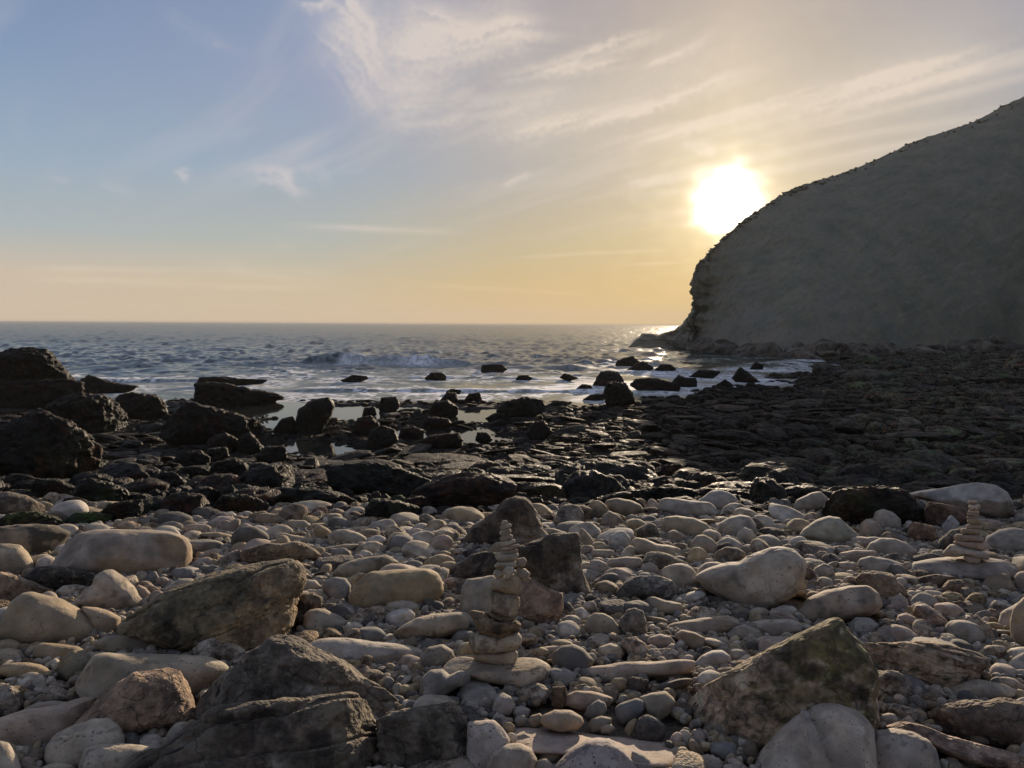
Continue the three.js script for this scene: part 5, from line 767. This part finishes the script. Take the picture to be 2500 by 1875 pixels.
stack('stone_stack', 'tall leaning stack of balanced stones on the cracked tan slab', 'L', 'cracked tan slab', [1120 + 340 / 3.95, 1240 + 1490 / 3.95], [
  ['T', [118, 1430, 200, 1385, 350, 1395, 540, 1365, 572, 1390, 568, 1450, 542, 1512, 450, 1530, 300, 1515, 170, 1475], { tone: [0.34, 0.28, 0.205] }, 'lowest stone, broad and tan', 'base_stone'],
  ['W', [93, 1300, 110, 1240, 170, 1198, 300, 1212, 450, 1225, 570, 1186, 612, 1250, 602, 1320, 520, 1375, 400, 1395, 250, 1415, 130, 1395], { tone: [0.40, 0.345, 0.265], soft: 5, facets: 0, patches: [[[0.14, 0.11, 0.07], 2.5, 0.0, 0.15, 0.8, [-0.35, 0]]] }, 'big rounded pale stone with a brown scar', 'round_stone'],
  ['R', [103, 1000, 150, 988, 260, 1008, 280, 1068, 420, 1106, 560, 1082, 597, 1120, 582, 1185, 520, 1215, 430, 1268, 320, 1245, 200, 1205, 148, 1100], { tone: [0.2, 0.155, 0.1], lean: 0 }, 'jagged brown stone', 'jagged_stone'],
  ['R', [253, 1012, 290, 983, 330, 1012, 450, 1036, 552, 1058, 552, 1095, 430, 1110, 300, 1066], { tone: [0.27, 0.22, 0.15] }],
  ['R', [298, 1002, 303, 798, 370, 797, 480, 826, 588, 862, 588, 950, 562, 1056, 520, 1066, 400, 1036], { tone: [0.3, 0.27, 0.215], box: 4, facets: 3, crag: 0.02, mid: 0.03 }, 'squared grey stone', 'stone_block'],
  ['T', [312, 792, 318, 700, 380, 668, 480, 648, 540, 628, 592, 670, 608, 740, 572, 845, 480, 835, 380, 804], { tone: [0.32, 0.255, 0.17] }],
  ['S', [328, 640, 340, 600, 400, 583, 445, 610, 442, 674, 370, 690], { tone: [0.32, 0.27, 0.2] }],
  ['S', [538, 640, 560, 588, 640, 583, 692, 630, 672, 692, 610, 708, 568, 674], { tone: [0.34, 0.29, 0.22], back: 0.02 }],
  ['W', [418, 612, 460, 558, 520, 563, 543, 610, 512, 652, 480, 694, 438, 684, 445, 640], { tone: [0.42, 0.38, 0.31], back: -0.05 }, 'pale chip leaning on the front', 'stone_chip'],
  ['S', [338, 560, 380, 518, 470, 508, 555, 512, 555, 572, 450, 594, 370, 594], { tone: [0.36, 0.31, 0.235] }],
  ['S', [540, 572, 548, 490, 630, 476, 657, 510, 642, 562, 600, 579], { tone: [0.24, 0.205, 0.155], back: 0.03 }],
  ['S', [343, 460, 360, 428, 480, 446, 572, 428, 578, 470, 530, 510, 430, 521, 370, 506], { tone: [0.4, 0.35, 0.28] }],
  ['S', [388, 440, 400, 416, 500, 396, 573, 398, 568, 428, 500, 450], { tone: [0.26, 0.215, 0.155] }],
  ['S', [393, 402, 420, 366, 500, 366, 577, 343, 588, 370, 500, 410, 420, 419], { tone: [0.3, 0.25, 0.19] }],
  ['S', [396, 372, 405, 326, 460, 306, 542, 302, 548, 330, 500, 366, 430, 384], { tone: [0.36, 0.31, 0.24] }],
  ['S', [396, 302, 410, 262, 480, 246, 522, 263, 518, 298, 460, 324, 410, 324], { tone: [0.31, 0.25, 0.18] }],
  ['S', [390, 252, 400, 218, 450, 202, 502, 203, 508, 236, 460, 263, 410, 268], { tone: [0.37, 0.32, 0.26] }],
  ['S', [393, 192, 410, 162, 500, 147, 514, 175, 472, 209, 410, 214], { tone: [0.33, 0.28, 0.22] }],
  ['S', [403, 147, 420, 124, 460, 117, 475, 140, 450, 164, 410, 169], { tone: [0.36, 0.31, 0.245] }],
]);
stack('stone_stack', 'smaller neat stack of flat stones on the flat grey tan slab', 'M', 'flat grey tan slab', [2280 + 700 / 7.9, 1190 + 1420 / 7.9], [
  ['N', [558, 1360, 600, 1308, 700, 1296, 900, 1348, 907, 1410, 850, 1474, 680, 1465], { tone: [0.37, 0.31, 0.27], back: -0.04 }],
  ['S', [158, 1275, 300, 1108, 380, 1088, 600, 1166, 950, 1236, 1082, 1290, 1072, 1394, 950, 1395, 650, 1318, 400, 1346, 200, 1326], { tone: [0.34, 0.29, 0.235] }, 'lowest stone, long and tilted', 'base_stone'],
  ['N', [356, 1060, 420, 1016, 700, 1040, 960, 1056, 1013, 1150, 982, 1226, 700, 1207, 450, 1137]],
  ['N', [372, 965, 420, 896, 900, 916, 988, 1000, 982, 1056, 600, 1046, 400, 1026]],
  ['T', [508, 832, 540, 781, 640, 796, 900, 806, 933, 880, 852, 921, 530, 896], { tone: [0.33, 0.27, 0.2] }],
  ['N', [598, 774, 640, 706, 860, 716, 933, 760, 902, 806, 650, 806]],
  ['T', [636, 664, 650, 606, 850, 586, 933, 640, 933, 702, 852, 716, 680, 696], { tone: [0.32, 0.26, 0.19] }],
  ['N', [612, 592, 640, 556, 870, 556, 872, 602, 850, 618, 650, 624]],
  ['N', [632, 534, 660, 486, 870, 486, 872, 552, 860, 562, 680, 562]],
  ['N', [645, 484, 670, 430, 860, 436, 882, 490, 860, 500, 700, 502]],
  ['S', [662, 372, 690, 321, 880, 326, 908, 380, 852, 438, 700, 440], { tone: [0.43, 0.37, 0.31] }],
  ['N', [648, 292, 670, 256, 852, 261, 863, 310, 760, 326, 660, 324]],
]);

// ---------------------------------------------------------------- cobbles, shingle and the countless rocks of the reef
function shapes(style, count, seed, n, flat, uvScale, more) {
  const r = rng(seed), list = [];
  for (let k = 0; k < count; k++) {
    const h = flat[0] + (flat[1] - flat[0]) * r(), out = [], p2 = r() * 6, p3 = r() * 6, p5 = r() * 6, a2 = 0.04 + 0.16 * r(), a3 = 0.03 + 0.11 * r(), a5 = 0.07 * r();
    for (let i = 0; i < 26; i++) { const t = i / 26 * 2 * Math.PI, q = 1 + a2 * Math.sin(2 * t + p2) + a3 * Math.sin(3 * t + p3) + a5 * Math.sin(5 * t + p5); out.push([Math.cos(t) * q, Math.sin(t) * q * h]); }
    const g = rockGeometry(out, 0.42 + 0.5 * r(), { ...BASE, ...STYLE[style], tone: [1, 1, 1], ...more, lean: 0.3 * (r() - 0.5), skew: 0.5 * (r() - 0.5) }, seed * 31 + k, n), uv = g.attributes.uv.array;
    for (let i = 0; i < uv.length; i++) uv[i] *= uvScale;
    list.push(g);
  }
  return list;
}
const dirt = [[[0.5, 0.46, 0.38], 1.6, 0.05, 0.35, 0.6]];
const COB = { lime: shapes('S', 16, 3001, 10, [0.22, 0.76], 0.14, { vary: 0.34, patches: dirt, facets: 4, lump: 0.09, mid: 0.03 }), rough: shapes('R', 10, 3002, 10, [0.34, 0.75], 0.16, { vary: 0.3, facets: 7, soft: 1 }), reef: shapes('D', 10, 3003, 12, [0.3, 0.6], 0.4, { facets: 8, box: 3.6, crag: 0.18, lump: 0.1, patches: [[[1.7, 0.9, 0.62], 1.6, 0.1, 0.3, 0.7], [[0.9, 1.15, 0.55], 2, 0.12, 0.3, 0.6]] }) };
const GRIT = shapes('S', 5, 3004, 4, [0.45, 0.8], 0.06, { vary: 0.1 });
const TONES = { cream: [0.44, 0.38, 0.295], buff: [0.40, 0.34, 0.265], white: [0.50, 0.45, 0.385], pale: [0.46, 0.41, 0.34], tan: TAN, pink: [0.40, 0.32, 0.262], grey: [0.29, 0.26, 0.22], slate: [0.185, 0.175, 0.16], brown: [0.24, 0.19, 0.135], yellow: [0.40, 0.32, 0.2], dark: [0.12, 0.11, 0.098] };
const REEF = { black: [0.040, 0.036, 0.030], 'olive black': [0.036, 0.036, 0.020], 'rust brown': [0.062, 0.036, 0.025], 'dark grey': [0.060, 0.056, 0.048] };
const tinted = {};
const tint = (mat, tone, c) => (tinted[mat + tone] ??= Object.assign(MAT[mat].clone(), { name: tone + ' ' + mat, color: new THREE.Color().setRGB(...c).multiply(MAT[mat].color) }));
const blocks = heroes.map((h) => ({ x: h.centre.x, z: h.centre.z, rx: h.right.x, rz: h.right.z, a: h.wide * 0.93, b: h.deep * 0.9 })).filter((b, i) => !heroes[i].floats);
const inHero = (x, z, pad) => blocks.some((b) => { const dx = x - b.x, dz = z - b.z, u = (dx * b.rx + dz * b.rz) / (b.a + pad), v = (dx * -b.rz + dz * b.rx) / (b.b + pad); return u * u + v * v < 1; });
function hides(x, z, a, y) {   // would a stone here stand before one of the boulders?
  const P = project(new THREE.Vector3(x, y + a * 0.5, z)), R = a / P[2] * FOCAL;
  for (const h of heroes) {
    if (P[2] > h.near + h.deep || h.px[3] < 26 || Math.abs(P[0] - h.px[0]) > h.px[2] / 2 + R || Math.abs(P[1] - h.px[1]) > h.px[3] / 2 + R) continue;
    for (const [ox, oy] of [[0, 0.0], [0.5, 0.1], [-0.5, 0.1]]) { let odd = false; const X = P[0] + ox * R, Y = P[1] + oy * R - (R > 30 ? 0 : 3), q = h.poly; for (let i = 0, j = q.length - 1; i < q.length; j = i++) if ((q[i][1] > Y) !== (q[j][1] > Y) && X < (q[j][0] - q[i][0]) * (Y - q[i][1]) / (q[j][1] - q[i][1]) + q[i][0]) odd = !odd; if (odd) return true; }
  }
  return false;
}
function scatter(seed, passes, cell, inside) {
  const r = rng(seed), grid = new Map(), list = [];
  for (const p of passes) for (let k = 0; k < p.tries; k++) {
    const d = Math.sqrt(lerp(p.near * p.near, p.far * p.far, r())), x = (r() * 2 - 1) * (0.78 * d + 0.7), z = -d, a = p.size[0] * Math.pow(p.size[1] / p.size[0], Math.pow(r(), 1.4)), keep = r();
    if (keep > inside(x, z, a) || inHero(x, z, a * p.pad)) continue;
    const gx = Math.floor(x / cell), gz = Math.floor(z / cell), rad = a * p.gap;
    let free = true;
    for (let j = -2; j <= 2 && free; j++) for (let i = -2; i <= 2 && free; i++) for (const q of grid.get((gx + i) * 4096 + gz + j) || []) if (Math.hypot(q.x - x, q.z - z) < rad + q.rad) { free = false; break; }
    if (!free) continue;
    if (a > 0.03 && hides(x, z, a, ground(x, z))) continue;
    const q = { x, z, a, rad, turn: r() * 6.283, tip: (r() - 0.5) * p.tip, roll: (r() - 0.5) * p.tip, lift: p.lift, s: r(), t: r(), v: 0.8 + 0.4 * r() };
    list.push(q);
    const key = gx * 4096 + gz; if (!grid.has(key)) grid.set(key, []); grid.get(key).push(q);
  }
  return list;
}
const tide = (x, z) => smooth(6.5, 7.5, -z + 0.7 * noise(x * 0.7, z * 0.9, 5) - 0.7 * smooth(1.0, 5, x));   // 0 on the cobbles, 1 on the reef
const cobbles = scatter(11, [
  { near: 4.3, far: 9.6, size: [0.10, 0.20], tries: 3500, pad: 0.75, gap: 0.72, tip: 0.7, lift: 0.42 },
  { near: 2.2, far: 9.8, size: [0.055, 0.11], tries: 22000, pad: 0.5, gap: 0.62, tip: 0.9, lift: 0.5 },
  { near: 2.0, far: 9.8, size: [0.03, 0.055], tries: 40000, pad: 0.3, gap: 0.66, tip: 1.2, lift: 0.6 },
], 0.25, (x, z) => (1 - tide(x, z)) ** 1.5);
const grit = scatter(12, [{ near: 1.9, far: 6.2, size: [0.014, 0.034], tries: 52000, pad: 0, gap: 0.3, tip: 1.6, lift: 0.9 }, { near: 5.5, far: 9.5, size: [0.025, 0.045], tries: 16000, pad: 0, gap: 0.4, tip: 1.6, lift: 0.8 }], 0.06, (x, z) => 1 - tide(x, z));
const wetRocks = scatter(13, [
  { near: 12, far: 30, size: [0.5, 1.0], tries: 110, pad: 0.5, gap: 0.8, tip: 0.25, lift: 0.05 }, { near: 34, far: 82, size: [0.7, 1.7], tries: 420, pad: 0.5, gap: 0.9, tip: 0.25, lift: 0.05 },
  { near: 7.4, far: 24, size: [0.34, 0.66], tries: 420, pad: 0.5, gap: 0.66, tip: 0.5, lift: 0.2 }, { near: 22, far: 82, size: [0.35, 0.8], tries: 900, pad: 0.5, gap: 0.7, tip: 0.4, lift: 0.12 },
  { near: 6.4, far: 34, size: [0.13, 0.34], tries: 9000, pad: 0.4, gap: 0.66, tip: 0.6, lift: 0.3 }, { near: 30, far: 82, size: [0.18, 0.36], tries: 26000, pad: 0.4, gap: 0.7, tip: 0.5, lift: 0.2 },
  { near: 6.2, far: 25, size: [0.05, 0.13], tries: 60000, pad: 0.3, gap: 0.62, tip: 0.9, lift: 0.45 },
], 0.7, (x, z, a) => { const d = -z; if (d < 12) return tide(x, z) ** 0.7; let g = ground(x, z); if (g < -0.5) return 0; if (d < 14.5) return 1; const e = a * (x / d < 0.3 ? 1.25 : 0.6); for (const [i, j] of [[1, 0], [-1, 0], [0, 1], [0, -1]]) g = Math.min(g, ground(x + i * e, z + j * e)); return g < 0.01 ? (a < 0.16 ? 0.2 : a < 0.3 ? 0.08 : 0.02) : 1; });
const dummy = new THREE.Object3D();
function pose(o, q, flatness) { o.position.set(q.x, ground(q.x, q.z) + q.a * flatness * q.lift, q.z); o.rotation.set(q.tip, q.turn, q.roll); o.scale.set(q.a, q.a * (q.flat || 1), q.a); }
const used = new Map();
function place(q, kind, tones) {
  const names = Object.keys(tones), c = names[Math.floor(q.t * names.length * 0.9999)];
  q.tone = c; q.c = tones[c];
  const P = project(new THREE.Vector3(q.x, ground(q.x, q.z) + 0.05, q.z)); q.px = P; q.show = P[0] > -20 && P[0] < 2520 && P[1] < 1890 ? q.a / P[2] : 0;
  q.mat = kind === 'reef' ? 'reef' : q.s < 0.6 ? 'lime' : 'rough'; q.shape = Math.floor(q.v * 997) % COB[q.mat].length;
}
function single(list, most, name, noun, group, sizes, flatness) {
  const show = list.filter((q) => q.show > 0).sort((a, b) => b.show - a.show).slice(0, most), protos = new Map();
  for (const q of show) {
    q.alone = true; const tone = q.far ? 'greyish brown' : q.tone;
    const g = COB[q.mat][q.shape], key = q.mat + q.shape + q.tone + q.far;
    let o = protos.get(key);
    if (!o) { o = new THREE.Mesh(g, tint(q.mat, q.tone + (q.far ? ' pale' : ''), q.c)); o.castShadow = o.receiveShadow = true; protos.set(key, o); } else o = o.clone();
    o.name = numbered(name); pose(o, q, flatness);
    const size = q.a > sizes[1] ? 'large' : q.a > sizes[0] ? 'middling' : 'small', shape = q.mat === 'lime' ? 'rounded' : q.mat === 'rough' ? 'angular' : 'weedy';
    const order = heroes.map((h) => { const dx = q.px[0] - h.px[0], dy = q.px[1] - h.px[1] - h.px[3] * 0.3; return { h, dx, dy, d: Math.hypot(dx / 1.2, dy * 1.4) - 0.35 * h.px[2] }; }).sort((a, b) => a.d - b.d).slice(0, 40);
    let label = '';
    for (const { h, dx, dy } of order) {
      const rel = Math.abs(dx) > h.px[2] * 0.5 + 4 && Math.abs(dx) > Math.abs(dy) * 1.2 ? (dx < 0 ? 'left of' : 'right of') : dy > 0 ? 'in front of' : 'behind';
      const text = `${size} ${tone} ${shape} ${noun} ${rel} the ${h.ref}`;
      if (!label) label = text;
      if (!used.has(text) && text.split(' ').length < 17) { label = text; break; }
    }
    used.set(label, 1);
    o.userData = { label, category: noun === 'cobble' ? 'stone' : 'rock', group };
    scene.add(o);
  }
}
function stuff(list, name, label, geos, of, flatness) {   // the uncounted rest
  const by = new Map();
  for (const q of list) { if (q.alone) continue; const k = of(q); if (!by.has(k.g)) by.set(k.g, { m: k.m, list: [] }); by.get(k.g).list.push(q); }
  const all = new THREE.Group(); all.name = numbered(name); all.userData = { kind: 'stuff', label, category: name }; scene.add(all);
  for (const [g, { m, list: qs }] of by) {
    const im = new THREE.InstancedMesh(g, m, qs.length), col = new THREE.Color();
    qs.forEach((q, i) => { pose(dummy, q, flatness); dummy.updateMatrix(); im.setMatrixAt(i, dummy.matrix); im.setColorAt(i, col.setRGB(q.c[0] * q.v, q.c[1] * q.v, q.c[2] * q.v)); });
    im.name = 'stones'; im.castShadow = im.receiveShadow = true; im.userData = { kind: 'stuff' };
    all.add(im);
  }
}
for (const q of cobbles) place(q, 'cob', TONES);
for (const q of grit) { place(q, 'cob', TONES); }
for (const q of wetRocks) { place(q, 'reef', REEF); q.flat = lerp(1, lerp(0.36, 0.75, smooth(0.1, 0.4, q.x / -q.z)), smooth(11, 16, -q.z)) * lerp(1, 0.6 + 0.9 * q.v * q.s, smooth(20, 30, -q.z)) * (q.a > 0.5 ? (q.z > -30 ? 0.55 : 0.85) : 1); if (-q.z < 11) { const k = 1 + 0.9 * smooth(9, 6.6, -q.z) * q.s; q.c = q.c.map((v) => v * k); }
  { const k = smooth(0.28, 0.55, q.x / -q.z + 0.12 * noise(q.x * 0.2, q.z * 0.2, 3)) * smooth(9, 16, -q.z) * (0.4 + 0.6 * q.s); q.c = [lerp(q.c[0], 0.32, k), lerp(q.c[1], 0.285, k), lerp(q.c[2], 0.225, k)]; q.far = k > 0.3; } }  // paler towards the right: greyish stones, with hazy glare mixed into their colour
single(cobbles, 150, 'cobble', 'cobble', 'cobbles among the boulders', [0.075, 0.14], 0.5);
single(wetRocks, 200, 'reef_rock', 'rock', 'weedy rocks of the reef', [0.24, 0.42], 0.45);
stuff(cobbles, 'cobbles', 'countless cobbles filling the gaps between the boulders', null, (q) => ({ g: COB[q.mat][q.shape], m: MAT[q.mat] }), 0.5);
stuff(grit, 'shingle', 'fine shingle between the cobbles', null, (q) => ({ g: GRIT[q.shape % 5], m: MAT.lime }), 0.6);
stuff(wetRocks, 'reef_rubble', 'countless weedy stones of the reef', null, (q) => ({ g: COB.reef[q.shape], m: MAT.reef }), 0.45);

{   // blocks fallen from the headland
  const r = rng(91), n = 620, all = new THREE.Group(), P = new THREE.Vector3(), col = new THREE.Color(), count = COB.rough.length, per = Math.floor(n / count);
  all.name = 'scree'; all.userData = { kind: 'stuff', label: 'fallen blocks and scree along the foot of the headland', category: 'scree' };
  for (const g of COB.rough) {
    const im = new THREE.InstancedMesh(g, MAT.rough, per);
    for (let i = 0; i < per; i++) {
      FOOT.getPoint(0.2 + 0.72 * Math.pow(r(), 0.7), P);
      const s = 0.3 + 1.9 * Math.pow(r(), 4), out = -1.5 + 5 * r() * r(), L = Math.hypot(P.x, P.z), k = 0.35 + 0.5 * r();
      P.x -= P.x / L * out; P.z -= P.z / L * out;
      dummy.position.set(P.x, Math.max(-0.3, ground(P.x, P.z)) + s * 0.12, P.z); dummy.rotation.set(r() - 0.5, r() * 6.3, r() - 0.5); dummy.scale.set(s, s * (0.7 + 0.5 * r()), s); dummy.updateMatrix();
      im.setMatrixAt(i, dummy.matrix); im.setColorAt(i, col.setRGB(0.28 * k, 0.25 * k, 0.2 * k));
    }
    im.name = 'blocks'; im.castShadow = im.receiveShadow = true; im.userData = { kind: 'stuff' };
    all.add(im);
  }
  scene.add(all);
}

renderer.render(scene, camera);
